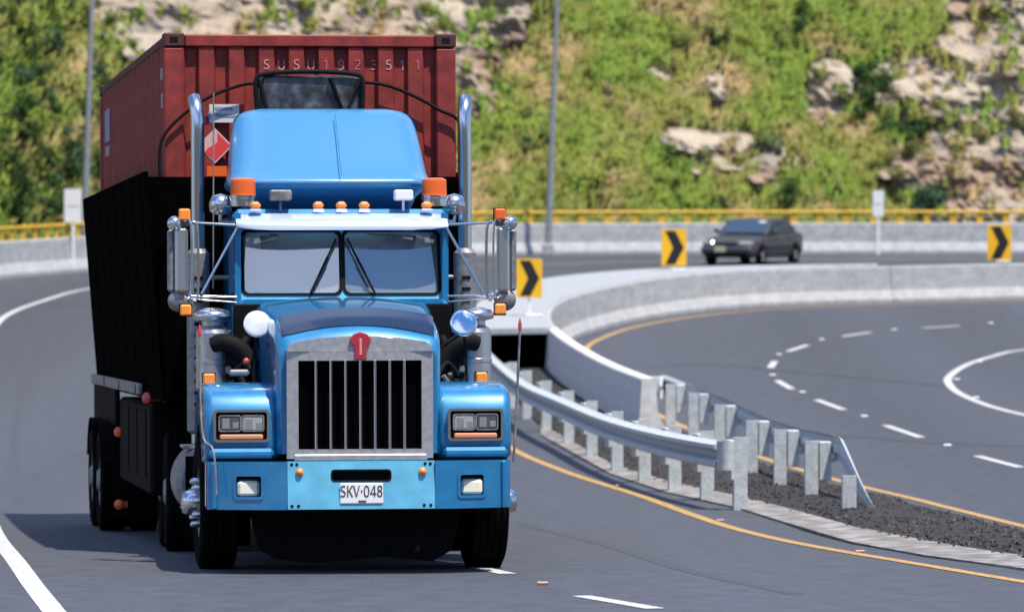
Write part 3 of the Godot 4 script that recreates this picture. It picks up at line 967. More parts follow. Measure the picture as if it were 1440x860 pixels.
func frame_strip(c: Vector2, hw: float, hh: float, r: float, band: float, zf: Callable, thick: float) -> SurfaceTool:   # a rounded frame
	var a := outline(c, hw, hh, r, 5); var b := outline(c, hw - band, hh - band, maxf(r - band * 0.6, 0.01), 5)
	var st := S()
	for k in a.size():
		var j := (k + 1) % a.size()
		var P := func(p: Vector2, back: float) -> Vector3: return Vector3(p.x, p.y, zf.call(p.x, p.y) - back)
		quad(st, P.call(a[k], 0.0), P.call(a[j], 0.0), P.call(b[j], 0.0), P.call(b[k], 0.0), Vector3(0, 0, 1))
		var o: Vector2 = (a[k] + a[j]) / 2 - c
		quad(st, P.call(a[k], 0.0), P.call(a[j], 0.0), P.call(a[j], thick), P.call(a[k], thick), Vector3(o.x, o.y, 0))
		quad(st, P.call(b[k], 0.0), P.call(b[j], 0.0), P.call(b[j], thick), P.call(b[k], thick), Vector3(-o.x, -o.y, 0))
	return st
func face_of(c: Vector2, hw: float, hh: float, r: float, zf: Callable) -> SurfaceTool:
	var a := outline(c, hw, hh, r, 5)
	var st := S()
	var m := Vector3(c.x, c.y, zf.call(c.x, c.y))
	for k in a.size():
		var j := (k + 1) % a.size()
		tri(st, m, Vector3(a[k].x, a[k].y, zf.call(a[k].x, a[k].y)), Vector3(a[j].x, a[j].y, zf.call(a[j].x, a[j].y)), Vector3(0, 0, 1))
	return st
func out_axis(s: float) -> Basis:
	return Basis(Vector3(0, 0, 1), -s * PI / 2)
func wheel(parent: Node3D, pos: Vector3, s: float, r: float, w: float, steer := 0.0, hub := true) -> void:
	var root := Node3D.new()
	root.name = "wheel"
	parent.add_child(root, true)
	root.transform = Transform3D(Basis(Vector3.UP, steer), pos)
	var h := w / 2
	var prof := [[r * 0.56, -h * 0.85], [r * 0.76, -h], [r * 0.92, -h * 0.97], [r * 0.985, -h * 0.8]]
	for k in 5:
		var m := lerpf(-h * 0.72, h * 0.72, k / 4.0)
		prof.append_array([[r, m - 0.018], [r, m + 0.018]])
		if k < 4: prof.append_array([[r - 0.014, m + 0.021], [r - 0.014, m + h * 0.36 - 0.021]])
	prof.append_array([[r * 0.985, h * 0.8], [r * 0.92, h * 0.97], [r * 0.76, h], [r * 0.56, h * 0.85]])
	var st := S()
	lathe(st, prof, Transform3D(out_axis(s), Vector3.ZERO), 36, false)
	part("tyre", st, M.rubber, root)
	st = S()
	lathe(st, [[r * 0.57, h * 0.80], [r * 0.54, h * 0.84], [r * 0.52, h * 0.55], [r * 0.42, h * 0.35], [r * 0.40, h * 0.45], [r * 0.26, h * 0.48], [r * 0.22, h * 0.9], [r * 0.18, h * 1.05], [0.0, h * 1.08]], Transform3D(out_axis(s), Vector3.ZERO), 28, false)
	part("rim", st, M.dull, root)
	if hub:
		for k in 10:
			var a := TAU * k / 10 + 0.2
			var c := Vector3(0, cos(a) * r * 0.34, sin(a) * r * 0.34)
			st = S()
			lathe(st, [[0.023, 0.0], [0.023, 0.09], [0.017, 0.125], [0.0, 0.13]], Transform3D(out_axis(s), c + Vector3(s * h * 0.45, 0, 0)), 8)
			part("lug_nut", st, M.chrome, root)
		st = S()
		lathe(st, [[0.10, 0.0], [0.10, 0.06], [0.08, 0.11], [0.0, 0.12]], Transform3D(out_axis(s), Vector3(s * h, 0, 0)), 16)
		part("hub_cap", st, M.chrome, root)
func amber_box(called: String, parent: Node3D, c: Vector3, size: Vector3, m: Material) -> void:
	var st := S()
	box(st, c, size, 0.012)
	var o := part(called, st, m, parent)
	st = S()
	box(st, c - Vector3(0, 0, size.z * 0.62), Vector3(size.x + 0.014, size.y + 0.014, size.z * 0.3), 0.006)
	part("housing", st, M.seal, o)
func tractor() -> void:
	var f := frame_at(508, 35.1, 6.4, 0.034)
	var t := thing("truck", "long-nosed blue road tractor with upright chrome grille, split windscreen and twin exhaust stacks", "truck", f)
	var st := S()
	# chassis and what hangs under it
	both(func(s: float) -> void:
		var a := S()
		box(a, Vector3(s * 0.43, 0.86, -3.3), Vector3(0.09, 0.27, 6.2), 0.01)
		part("chassis_rail", a, M.dark, t))
	box(st, Vector3(0, 0.74, -1.15), Vector3(0.72, 0.62, 1.3), 0.08)
	part("engine", st, M.dark, t)
	st = S()
	box(st, Vector3(0, 0.50, -1.2), Vector3(1.75, 0.13, 0.14), 0.03)
	part("front_axle", st, M.dark, t)
	st = S()
	slab2(st, [Vector2(-0.86, 0.62), Vector2(0.86, 0.62), Vector2(0.74, 0.16), Vector2(0.60, 0.08), Vector2(0.2, 0.11), Vector2(-0.3, 0.07), Vector2(-0.62, 0.10), Vector2(-0.76, 0.18)], -0.54, -0.50)
	box(st, Vector3(0, 0.70, -0.40), Vector3(2.1, 0.34, 0.05), 0.01)
	part("shade_flap", st, M.dark, t)  # black flap added to make the shade under the bumper dark
	both(func(s: float) -> void:
		wheel(t, Vector3(s * 1.055, floor_under(f, s * 1.05, -1.2) + 0.515, -1.2), s, 0.52, 0.30, 0.03)
		for z: float in [-4.75, -6.0]:
			for x: float in [0.88, 1.19]: wheel(t, Vector3(s * x, floor_under(f, s * x, z) + 0.51, z), s, 0.515, 0.27, 0.0, false))
	st = S()
	for z: float in [-4.75, -6.0]: box(st, Vector3(0, 0.53, z), Vector3(1.7, 0.2, 0.2), 0.05)
	part("rear_axle", st, M.dark, t)
	both(func(s: float) -> void:
		var a := S()
		box(a, Vector3(s * 1.0, 0.50, -1.92), Vector3(0.52, 0.72, 0.02), 0.004)
		part("mudflap", a, M.rubber, t))  # added behind the steer wheels to block sky light underneath
	st = S()
	box(st, Vector3(0, 0.62, -2.7), Vector3(1.2, 0.5, 1.6), 0.05)
	part("gearbox", st, M.dark, t)  # bulk added to keep sky light out from under the truck
	# bumper
	var zb := func(x: float, _y: float) -> float: return -0.21 * pow(clampf((absf(x) - 0.565) / 0.6, 0, 1), 1.5)
	both(func(s: float) -> void:
		var a := S()
		var c := s * 0.855; var lo := minf(s * 0.565, s * 1.165); var hi := maxf(s * 0.565, s * 1.165)
		plate(a, [lo, 0.50, hi, 0.865], [[c - 0.105, 0.585, c + 0.105, 0.768]], 0.22, zb, [s * 0.7, s * 1.0, s * 1.1])
		box(a, Vector3(s * 1.13, 0.68, -0.32), Vector3(0.04, 0.36, 0.34), 0.012, Basis(Vector3.UP, -s * 0.12))
		var wing := part("bumper_wing", a, M.blue, t)
		a = S()
		var zf: float = zb.call(c, 0.0)
		box(a, Vector3(c, 0.677, zf - 0.13), Vector3(0.24, 0.22, 0.02), 0.0)
		part("pocket", a, M.seal, wing)
		part("fog_bezel", frame_strip(Vector2(c, 0.677), 0.115, 0.100, 0.03, 0.022, func(x: float, y: float) -> float: return zb.call(x, y) + 0.008, 0.03), M.blue, wing)
		a = S()
		box(a, Vector3(c, 0.662, zf - 0.045), Vector3(0.165, 0.115, 0.06), 0.02)
		var lamp := part("fog_lamp", a, M.fog_glass, wing)
		a = S()
		box(a, Vector3(c, 0.662, zf - 0.06), Vector3(0.192, 0.142, 0.05), 0.02)
		part("reflector_rim", a, M.chrome, lamp))
	st = S()
	plate(st, [-0.562, 0.503, 0.562, 0.868], [[-0.225, 0.716, 0.225, 0.800]], 0.20, func(_x: float, y: float) -> float: return 0.012 - (y - 0.5) * 0.10)
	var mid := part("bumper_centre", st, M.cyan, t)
	st = S()
	box(st, Vector3(0, 0.758, -0.12), Vector3(0.5, 0.12, 0.02))
	part("slot_back", st, M.seal, mid)
	part("slot_trim", frame_strip(Vector2(0, 0.758), 0.232, 0.047, 0.03, 0.012, func(_x: float, y: float) -> float: return 0.016 - (y - 0.5) * 0.10, 0.02), M.seal, mid)
	for b in [[-0.53, 0.845], [-0.49, 0.845], [0.53, 0.845], [0.49, 0.845], [-0.53, 0.53], [-0.48, 0.53], [0.53, 0.53], [0.48, 0.53]]:
		st = S()
		lathe(st, [[0.012, 0.0], [0.012, 0.008], [0.0, 0.011]], Transform3D(Basis(Vector3.RIGHT, PI / 2), Vector3(b[0], b[1], 0.010 - (b[1] - 0.5) * 0.10)), 8)
		part("bolt", st, M.seal, mid)
	both(func(s: float) -> void:
		var a := S()
		lathe(a, [[0.03, 0.0], [0.03, 0.012], [0.018, 0.026], [0.0, 0.03]], Transform3D(Basis(Vector3.RIGHT, PI / 2), Vector3(s * 0.47, 0.785, -0.014)), 12)
		part("marker_lamp", a, M.amber, mid))
	# number plate
	st = S()
	box(st, Vector3(0, 0.622, 0.012), Vector3(0.33, 0.155, 0.012), 0.005)
	var np := part("number_plate", st, M.white, t)
	text("lettering", "SKV·048", 0.085, M.ink, np, Transform3D(Basis(), Vector3(0, 0.638, 0.0205)), 0.78)
	st = S()
	box(st, Vector3(0.005, 0.562, 0.0195), Vector3(0.06, 0.014, 0.002))
	part("small_print", st, M.ink, np)
	# grille
	var zg := func(x: float, _y: float) -> float: return -0.10 + 0.05 * (1 - pow(x / 0.57, 2))
	st = S()
	plate(st, [-0.56, 0.885, 0.56, 1.70], [[-0.472, 0.955, 0.472, 1.632]], 0.10, zg, [-0.3, -0.15, 0.0, 0.15, 0.3])
	var gr := part("grille", st, M.steel, t)
	st = S()
	slab2(st, [Vector2(-0.56, 1.702), Vector2(-0.545, 1.745), Vector2(-0.50, 1.775), Vector2(-0.3, 1.805), Vector2(0, 1.822), Vector2(0.3, 1.805), Vector2(0.50, 1.775), Vector2(0.545, 1.745), Vector2(0.56, 1.702)], -0.13, -0.072)
	part("grille_crown", st, M.steel, gr)
	for k in 7:
		var x := -0.338 + 0.1127 * k
		st = S()
		box(st, Vector3(x, 1.294, zg.call(x, 0) - 0.012), Vector3(0.020, 0.69, 0.03), 0.007)
		part("grille_bar", st, M.chrome, gr)
	st = S()
	box(st, Vector3(0, 1.29, -0.155), Vector3(0.99, 0.72, 0.01))
	part("radiator", st, M.void, gr)
	st = S()
	box(st, Vector3(0, 0.895, -0.045), Vector3(1.02, 0.05, 0.03), 0.01)
	part("grille_sill", st, M.steel, gr)
	var em := [Vector2(-0.046, 1.64), Vector2(0.046, 1.64), Vector2(0.046, 1.745), Vector2(0.076, 1.765), Vector2(0.08, 1.80), Vector2(0.05, 1.835), Vector2(0, 1.85), Vector2(-0.05, 1.835), Vector2(-0.08, 1.80), Vector2(-0.076, 1.765), Vector2(-0.046, 1.745)]
	st = S()
	slab2(st, em, -0.068, -0.035, Transform3D(), 0.006)
	var emblem := part("emblem", st, M.emblem, gr)
	st = S()
	box(st, Vector3(0, 1.735, -0.036), Vector3(0.020, 0.13, 0.012), 0.004)
	part("emblem_rib", st, M.letter, emblem)
	# bonnet
	st = S()
	var rings := []
	for z: float in [-0.16, -0.17, -0.20, -0.27, -0.35, -0.48, -0.62, -0.8, -1.0, -1.2, -1.4, -1.6, -1.78]: rings.append(hood_ring(z))
	loft(st, rings)
	var hood := part("bonnet", st, M.blue, t)
	st = S()
	var bug := []
	for k in 7:
		var z := lerpf(-0.25, -0.50, k / 6.0)
		var r := hood_ring(z, 0.010 + 0.055 * k / 6.0)
		bug.append(r.slice(5, r.size() - 5))
	st.set_smooth_group(0)
	for i in bug.size() - 1:
		for k in bug[0].size() - 1: quad(st, bug[i][k], bug[i][k + 1], bug[i + 1][k + 1], bug[i + 1][k], Vector3(0, 1, 0.5))
	part("bug_deflector", st, M.navy, hood)
	# wings with the lamps
	both(func(s: float) -> void:
		var arch := [Vector2(-0.28, 0.89), Vector2(-0.255, 1.0), Vector2(-0.27, 1.22), Vector2(-0.31, 1.34), Vector2(-0.42, 1.415), Vector2(-0.7, 1.455), Vector2(-1.2, 1.46), Vector2(-1.55, 1.41), Vector2(-1.85, 1.22), Vector2(-2.0, 0.98), Vector2(-2.0, 0.82)]
		for k in 13:
			var a := lerpf(deg_to_rad(152), deg_to_rad(28), k / 12.0)
			arch.append(Vector2(-1.2 + cos(a) * 0.64, 0.52 + sin(a) * 0.64))
		arch.append(Vector2(-0.5, 0.84))
		var a := S()
		slab2(a, arch, s * 0.60, s * 1.185, Transform3D(Basis(Vector3(0, 0, 1), Vector3(0, 1, 0), Vector3(1, 0, 0)), Vector3.ZERO), 0.07, 5)
		var wing := part("wing", a, M.blue, t)
		a = S()
		box(a, Vector3(s * 0.90, 0.925, -0.245), Vector3(0.50, 0.075, 0.08), 0.025)
		part("wing_lip", a, M.blue, wing)
		var c := Vector2(s * 0.90, 1.135)
		var zc := func(_x: float, _y: float) -> float: return -0.215
		part("lamp_surround", frame_strip(c, 0.215, 0.125, 0.03, 0.020, zc, 0.06), M.chrome, wing)
		a = S()
		box(a, Vector3(c.x, c.y, -0.262), Vector3(0.41, 0.23, 0.01))
		part("lamp_bucket", a, M.seal, wing)
		for k in 2:
			var inner := k == 0
			var lx := c.x - s * 0.088 if inner else c.x + s * 0.088
			a = S()
			box(a, Vector3(lx, c.y + 0.02, -0.24), Vector3(0.165, 0.115, 0.03), 0.02)
			var lamp := part("headlight", a, M.lamp_glass if inner else M.lamp_dark, wing)
			part("headlight_rim", frame_strip(Vector2(lx, c.y + 0.02), 0.087, 0.064, 0.02, 0.010, func(_x: float, _y: float) -> float: return -0.222, 0.03), M.dull, lamp)
			a = S()
			box(a, Vector3(lx - 0.03, c.y + 0.018, -0.2245), Vector3(0.055, 0.075, 0.004), 0.001)
			box(a, Vector3(lx + 0.045, c.y + 0.005, -0.2245), Vector3(0.045, 0.045, 0.004), 0.001)
			part("lens_block", a, M.lens_mid, lamp)
		a = S()
		box(a, Vector3(c.x, c.y - 0.083, -0.228), Vector3(0.33, 0.036, 0.03), 0.008)
		part("turn_signal", a, M.pinkish, wing))
	# cab
	st = S()
	rings = []
	for q in [[-1.80, 0.82], [-1.86, 0.855], [-1.95, 0.865], [-3.72, 0.865]]:
		var ring := []
		for p: Vector2 in outline(Vector2(0, 1.51), q[1], 0.60, 0.06, 3): ring.append(Vector3(p.x, p.y, q[0]))
		rings.append(ring)
	loft(st, rings)
	var cab := part("cab", st, M.blue, t)
	var zw := func(x: float, y: float) -> float: return -1.815 - (y - 2.10) * 0.26 - 0.13 * absf(x) / 0.84
	st = S()
	plate(st, [-0.845, 2.085, 0.845, 2.79], [[-0.795, 2.165, -0.012, 2.645], [0.012, 2.165, 0.795, 2.645]], 0.07, zw, [0.0])
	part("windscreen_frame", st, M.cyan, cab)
	both(func(s: float) -> void:
		var c := Vector2(s * 0.403, 2.405)
		var pane := part("windscreen_pane", face_of(c, 0.385, 0.242, 0.05, func(x: float, y: float) -> float: return zw.call(x, y) - 0.02), M.windscreen, cab)
		part("seal", frame_strip(c, 0.403, 0.268, 0.06, 0.024, func(x: float, y: float) -> float: return zw.call(x, y) + 0.008, 0.02), M.seal, pane)
		var base := Vector3(s * 0.27, 2.135, zw.call(0.27, 2.135) + 0.03)
		var tip := Vector3(s * 0.045, 2.595, zw.call(0.045, 2.595) + 0.025)
		var a := S()
		tube(a, [base, base.lerp(tip, 0.55) + Vector3(0, 0, 0.02), base.lerp(tip, 0.6)], 0.009, 6)
		var wiper := part("wiper", a, M.seal, cab)
		a = S()
		tube(a, [base.lerp(tip, 0.05), base.lerp(tip, 0.3), base.lerp(tip, 0.68)], 0.010, 6)
		tube(a, [base.lerp(tip, 0.6), tip], 0.008, 6)
		part("blade", a, M.seal, wiper)
		# dark engine-bay clutter between bonnet and air cleaner
		a = S()
		box(a, Vector3(s * 0.765, 1.70, -1.775), Vector3(0.22, 0.74, 0.03), 0.01)
		var bay := part("firewall", a, M.dark, cab)
		a = S()
		tube(a, bend([Vector3(s * 0.80, 1.42, -1.5), Vector3(s * 0.86, 1.62, -1.6), Vector3(s * 0.78, 1.80, -1.7)], 4), 0.035, 8)
		tube(a, bend([Vector3(s * 0.70, 1.45, -1.4), Vector3(s * 0.80, 1.60, -1.5), Vector3(s * 0.90, 1.50, -1.55)], 4), 0.022, 8)
		box(a, Vector3(s * 0.90, 1.62, -1.66), Vector3(0.12, 0.30, 0.12), 0.02)
		part("hose", a, M.seal, bay)
		a = S()
		box(a, Vector3(s * 0.93, 1.55, -1.58), Vector3(0.05, 0.06, 0.03), 0.01)
		part("fitting", a, M.dull, bay)
		a = S()
		box(a, Vector3(s * 0.83, 1.50, -1.52), Vector3(0.04, 0.04, 0.03), 0.01)
		part("fitting", a, M.dull, bay)
		# side wall with the door window
		a = S()
		var x0 := -3.72 if s < 0 else 1.90
		var x1 := -1.90 if s < 0 else 3.72
		var w0 := -2.85 if s < 0 else 2.02
		var w1 := -2.02 if s < 0 else 2.85
		plate(a, [x0, 2.08, x1, 2.80], [[w0, 2.16, w1, 2.66]], 0.05, func(_x: float, _y: float) -> float: return 0.0)
		var turn := Transform3D(Basis(Vector3.UP, s * PI / 2), Vector3(s * 0.86, 0, 0))
		part("cab_side", a, M.blue, cab, turn)
		part("door_glass", face_of(Vector2((w0 + w1) / 2, 2.41), 0.41, 0.245, 0.03, func(_x: float, _y: float) -> float: return -0.02), M.windscreen, cab, turn)
		a = S()
		slab2(a, outline(Vector2((w0 + w1) / 2, 1.50), 0.43, 0.56, 0.05), 0.0, 0.012, Transform3D(), 0.006)
		var door := part("door", a, M.blue, cab, Transform3D(turn.basis, Vector3(s * 0.866, 0, 0)))
		a = S()
		box(a, Vector3(w0 + 0.12 if s > 0 else w1 - 0.12, 1.85, 0.03), Vector3(0.12, 0.03, 0.04), 0.01)
		part("door_handle", a, M.chrome, door)
		# seats and wheel behind the glass
		a = S()
		box(a, Vector3(s * 0.42, 2.05, -2.75), Vector3(0.5, 0.75, 0.16), 0.06)
		box(a, Vector3(s * 0.42, 2.50, -2.75), Vector3(0.28, 0.2, 0.12), 0.05)
		part("seat", a, M.seat, cab))
	st = S()
	var wheel_pts := []
	for k in 25: wheel_pts.append(Vector3(0.42 + cos(TAU * k / 24) * 0.23, 2.20 + sin(TAU * k / 24) * 0.12, -2.12 - sin(TAU * k / 24) * 0.20))
	tube(st, wheel_pts, 0.016, 6)
	part("steering_wheel", st, M.seal, cab)
	st = S()
	box(st, Vector3(0, 2.78, -2.87), Vector3(1.74, 0.11, 1.72), 0.045)
	var roof := part("roof", st, M.blue, cab)
	st = S()
	box(st, Vector3(0, 2.44, -3.70), Vector3(1.62, 0.66, 0.04), 0.0)
	part("back_wall", st, M.dark, cab)
	# peak over the windscreen
	st = S()
	rings = []
	for k in 13:
		var u := lerpf(-1, 1, k / 12.0)
		var e := 1.0 - 0.35 * pow(absf(u), 8)
		var bx := -0.09 * u * u
		rings.append([Vector3(u * 0.845, 2.80, -1.97), Vector3(u * 0.85, 2.795, -1.90 + bx), Vector3(u * 0.85, 2.745 + 0.01 * (1 - e), -1.80 + bx), Vector3(u * 0.85, 2.670 + 0.06 * (1 - e), -1.705 + bx - 0.05 * (1 - e)), Vector3(u * 0.85, 2.660 + 0.06 * (1 - e), -1.712 + bx - 0.05 * (1 - e)), Vector3(u * 0.85, 2.735, -1.815 + bx), Vector3(u * 0.845, 2.78, -1.97)])
	loft(st, rings)
	var visor := part("sun_visor", st, M.visor, cab)
	for x: float in [-0.69, -0.185, 0.0, 0.185, 0.69]:
		st = S()
		box(st, Vector3(x, 2.862, -1.96), Vector3(0.084, 0.062, 0.09), 0.022)
		var lamp := part("roof_marker", st, M.amber, cab)
		st = S()
		box(st, Vector3(x, 2.822, -1.96), Vector3(0.10, 0.022, 0.11), 0.008)
		part("marker_base", st, M.visor, lamp)
	both(func(s: float) -> void:
		var a := S()
		lathe(a, [[0.105, 0.0], [0.105, 0.06], [0.11, 0.065], [0.11, 0.085]], Transform3D(Basis(), Vector3(s * 0.775, 2.862, -2.2)), 20, false)
		var base := part("beacon_base", a, M.chrome, cab)
		a = S()
		lathe(a, [[0.104, 0.086], [0.102, 0.10], [0.10, 0.20], [0.098, 0.215], [0.07, 0.228], [0.0, 0.23]], Transform3D(Basis(), Vector3(s * 0.775, 2.862, -2.2)), 20, false)
		part("beacon_lens", a, M.orange_lens, base)
		a = S()
		lathe(a, [[0.06, 0.0], [0.09, 0.03], [0.095, 0.09], [0.07, 0.15], [0.0, 0.17]], Transform3D(Basis(), Vector3(s * 0.95, 2.80, -2.35)), 16)
		tube(a, [Vector3(s * 0.95, 2.83, -2.35), Vector3(s * 0.95, 2.74, -2.35), Vector3(s * 0.83, 2.74, -2.35)], 0.025, 8)
		part("horn", a, M.chrome, cab)
		a = S()
		var bx := -0.485 if s < 0 else 0.505
		box(a, Vector3(bx, 2.945, -2.0), Vector3(0.175 if s < 0 else 0.15, 0.085, 0.14), 0.012)
		tube(a, [Vector3(bx, 2.82, -2.0), Vector3(bx, 2.91, -2.0)], 0.012, 6)
		part("roof_lamp", a, M.alloy if s < 0 else M.white, cab))
	# roof fairing
	st = S()
	rings = []
	for q in [[2.84, 0.66, -2.58, 0.14], [2.95, 0.70, -2.44, 0.14], [3.00, 0.765, -2.31, 0.15], [3.03, 0.80, -2.255, 0.16], [3.06, 0.812, -2.25, 0.17], [3.085, 0.80, -2.30, 0.17], [3.15, 0.783, -2.40, 0.18], [3.25, 0.776, -2.53, 0.19], [3.35, 0.768, -2.66, 0.20], [3.45, 0.758, -2.79, 0.20], [3.54, 0.745, -2.91, 0.20], [3.60, 0.728, -2.99, 0.19], [3.645, 0.70, -3.05, 0.17], [3.675, 0.655, -3.10, 0.15], [3.69, 0.58, -3.17, 0.12]]:
		var ring := []
		var zc: float = (q[2] - 3.36) / 2; var hz: float = (q[2] + 3.36) / 2
		for p: Vector2 in outline(Vector2(0, zc), q[1] + 0.02, hz, minf(q[3], hz * 0.9), 6):
			ring.append(Vector3(p.x - 0.05, q[0] + 0.035 * (1 - pow(p.x / q[1], 2)) * smoothstep(3.0, 3.05, q[0]) - 0.0, p.y - 0.10 * pow(absf(p.x) / q[1], 2) * (1.0 if p.y > zc else 0.0)))
		rings.append(ring)
	loft(st, rings)
	var fairing := part("roof_fairing", st, M.sunlit_blue, cab)
	st = S()
	tube(st, [Vector3(0.03, 3.125, -2.299), Vector3(0.03, 3.185, -2.399), Vector3(0.03, 3.385, -2.659), Vector3(0.03, 3.575, -2.909), Vector3(0.03, 3.64, -2.995)], 0.004, 5)
	part("seam", st, M.blue, fairing)
	# exhausts, air cleaners, tanks, mirrors on both sides
	both(func(s: float) -> void:
		var a := S()
		var x := s * 1.115 + 0.025
		tube(a, bend([Vector3(x, 0.75, -3.35), Vector3(x, 1.8, -3.35), Vector3(x, 2.8, -3.35), Vector3(x, 3.45, -3.35), Vector3(x, 3.62, -3.36), Vector3(x + s * 0.01, 3.72, -3.40), Vector3(x + s * 0.02, 3.79, -3.48)], 4), 0.058, 16)
		var pipe := part("exhaust_stack", a, M.chrome, t)
		a = S()
		lathe(a, [[0.06, 1.0], [0.095, 1.03], [0.095, 2.50], [0.06, 2.54]], Transform3D(Basis(), Vector3(x, 0, -3.35)), 20, false)
		var shield := part("muffler", a, M.dull, pipe)
		for k in 12:
			a = S()
			box(a, Vector3(x, 1.25 + k * 0.095, -3.252), Vector3(0.075, 0.028, 0.008), 0.003)
			part("vent_slot", a, M.seal, shield)
		a = S()
		tube(a, [Vector3(s * 0.84, 2.3, -3.35), Vector3(x, 2.3, -3.35)], 0.02, 6)
		part("stack_bracket", a, M.dull, pipe)
		# air cleaner
		a = S()
		var ax := s * 1.05
		lathe(a, [[0.05, 1.36], [0.125, 1.40], [0.132, 1.43], [0.132, 1.60], [0.138, 1.605], [0.138, 1.63], [0.132, 1.635], [0.132, 1.84], [0.12, 1.87], [0.085, 1.90], [0.085, 1.94]], Transform3D(Basis(), Vector3(ax, 0, -1.70)), 24, false)
		var ac := part("air_cleaner", a, M.polished, t)
		a = S()
		lathe(a, [[0.09, 1.935], [0.15, 1.95], [0.155, 1.985], [0.13, 2.02], [0.06, 2.04], [0.0, 2.045]], Transform3D(Basis(), Vector3(ax, 0, -1.70)), 24)
		part("rain_cap", a, M.chrome, ac)
		amber_box("side_lamp", ac, Vector3(s * 1.085, 1.475, -1.535), Vector3(0.095, 0.095, 0.05), M.amber)
		a = S()
		tube(a, bend([Vector3(ax, 1.75, -1.6), Vector3(s * 0.95, 1.77, -1.56), Vector3(s * 0.82, 1.70, -1.55), Vector3(s * 0.74, 1.55, -1.55)], 4), 0.07, 12)
		part("intake_hose", a, M.seal, ac)
		# tank and steps
		a = S()
		lathe(a, [[0.0, 0.0], [0.28, 0.005], [0.325, 0.04], [0.325, 1.25], [0.28, 1.285], [0.0, 1.29]], Transform3D(Basis(Vector3.RIGHT, -PI / 2), Vector3(s * 1.0, 0.63, -2.15)), 28, false)
		var tank := part("fuel_tank", a, M.dull, t)
		a = S()
		for k in 2: lathe(a, [[0.331, 0.3 + k * 0.6], [0.331, 0.36 + k * 0.6]], Transform3D(Basis(Vector3.RIGHT, -PI / 2), Vector3(s * 0.98, 0.63, -2.15)), 28, false)
		part("tank_strap", a, M.chrome, tank)
		for k in 2:
			a = S()
			box(a, Vector3(s * 1.12, 0.42 + k * 0.50, -2.55), Vector3(0.30, 0.03, 0.55), 0.01)
			part("step", a, M.dull, tank)
		# mirrors
		var mx := s * 1.29
		a = S()
		box(a, Vector3(mx, 2.425, -1.79), Vector3(0.105, 0.52, 0.05), 0.022)
		var mir := part("mirror", a, M.polished, t)
		a = S()
		box(a, Vector3(mx + s * 0.082, 2.42, -1.83), Vector3(0.06, 0.50, 0.05), 0.02)
		box(a, Vector3(mx, 2.725, -1.82), Vector3(0.16, 0.07, 0.07), 0.03)
		part("mirror_back", a, M.dull, mir)
		a = S()
		lathe(a, [[0.0, 0.045], [0.05, 0.04], [0.085, 0.015], [0.09, 0.0], [0.0, -0.005]], Transform3D(Basis(Vector3.RIGHT, PI / 2), Vector3(mx + s * 0.02, 2.10, -1.84)), 20)
		part("round_mirror", a, M.dull, mir)
		a = S()
		lathe(a, [[0.0, 0.05], [0.03, 0.045], [0.055, 0.015], [0.06, 0.0]], Transform3D(Basis(Vector3.RIGHT, PI / 2), Vector3(mx + s * 0.055, 2.715, -1.77)), 16)
		part("mirror_knuckle", a, M.chrome, mir)
		a = S()
		tube(a, [Vector3(s * 0.84, 2.705, -1.90), Vector3(s * 1.22, 2.72, -1.80)], 0.012, 6)
		tube(a, [Vector3(s * 0.84, 2.685, -1.89), Vector3(s * 1.13, 2.155, -1.80)], 0.012, 6)
		tube(a, [Vector3(s * 0.85, 2.13, -1.86), Vector3(s * 1.22, 2.135, -1.80)], 0.011, 6)
		tube(a, [Vector3(s * 0.85, 2.085, -1.86), Vector3(s * 1.22, 2.115, -1.80)], 0.009, 6)
		tube(a, bend([Vector3(s * 1.20, 2.10, -1.80), Vector3(s * 1.16, 2.16, -1.80), Vector3(s * 1.16, 2.66, -1.80), Vector3(s * 1.20, 2.73, -1.80)], 4), 0.011, 6)
		tube(a, bend([Vector3(mx - s * 0.02, 2.73, -1.765), Vector3(mx - s * 0.075, 2.70, -1.765), Vector3(mx - s * 0.075, 2.17, -1.765), Vector3(mx - s * 0.02, 2.13, -1.765)], 4), 0.010, 6)
		part("mirror_bracket", a, M.chrome, mir)
		amber_box("mirror_lamp", mir, Vector3(s * 1.265, 2.785, -1.775), Vector3(0.092, 0.092, 0.05), M.orange_lens if s > 0 else M.amber)
		amber_box("mirror_lamp", mir, Vector3(s * 1.26, 2.025, -1.74), Vector3(0.088, 0.088, 0.05), M.amber)
		# round convex mirror on the wing
		a = S()
		var dx := -0.735 if s < 0 else 0.885
		lathe(a, [[0.0, 0.014], [0.05, 0.012], [0.09, 0.005], [0.108, 0.0], [0.108, -0.012], [0.0, -0.03]], Transform3D(Basis(Vector3.RIGHT, PI / 2 - 0.30), Vector3(dx, 1.915, -0.95)), 28)
		var disc := part("convex_mirror", a, M.disc if s < 0 else M.mirror, t)
		a = S()
		tube(a, [Vector3(dx, 1.83, -0.96), Vector3(dx + s * 0.02, 1.70, -1.0), Vector3(dx + s * 0.03, 1.43, -1.0)], 0.011, 6)
		tube(a, [Vector3(dx, 1.84, -0.96), Vector3(s * 0.72, 1.72, -1.05)], 0.009, 6)
		part("stalk", a, M.seal, disc)
		# corner rods
		a = S()
		if s > 0: tube(a, [Vector3(1.20, 0.84, -0.30), Vector3(1.215, 1.10, -0.28), Vector3(1.25, 1.86, -0.26)], 0.010, 6)
		else: tube(a, bend([Vector3(-1.10, 0.62, -0.06), Vector3(-1.12, 0.95, -0.12), Vector3(-1.20, 1.10, -0.25), Vector3(-1.21, 1.84, -0.35)], 5), 0.009, 6)
		var rod := part("corner_rod", a, M.alloy, t)
		a = S()
		lathe(a, [[0.014, 0.0], [0.016, 0.04], [0.0, 0.10]], Transform3D(Basis(), Vector3(1.25, 1.86, -0.26) if s > 0 else Vector3(-1.21, 1.82, -0.35)), 8)
		part("rod_tip", a, M.red_lens, rod)
		# aerial
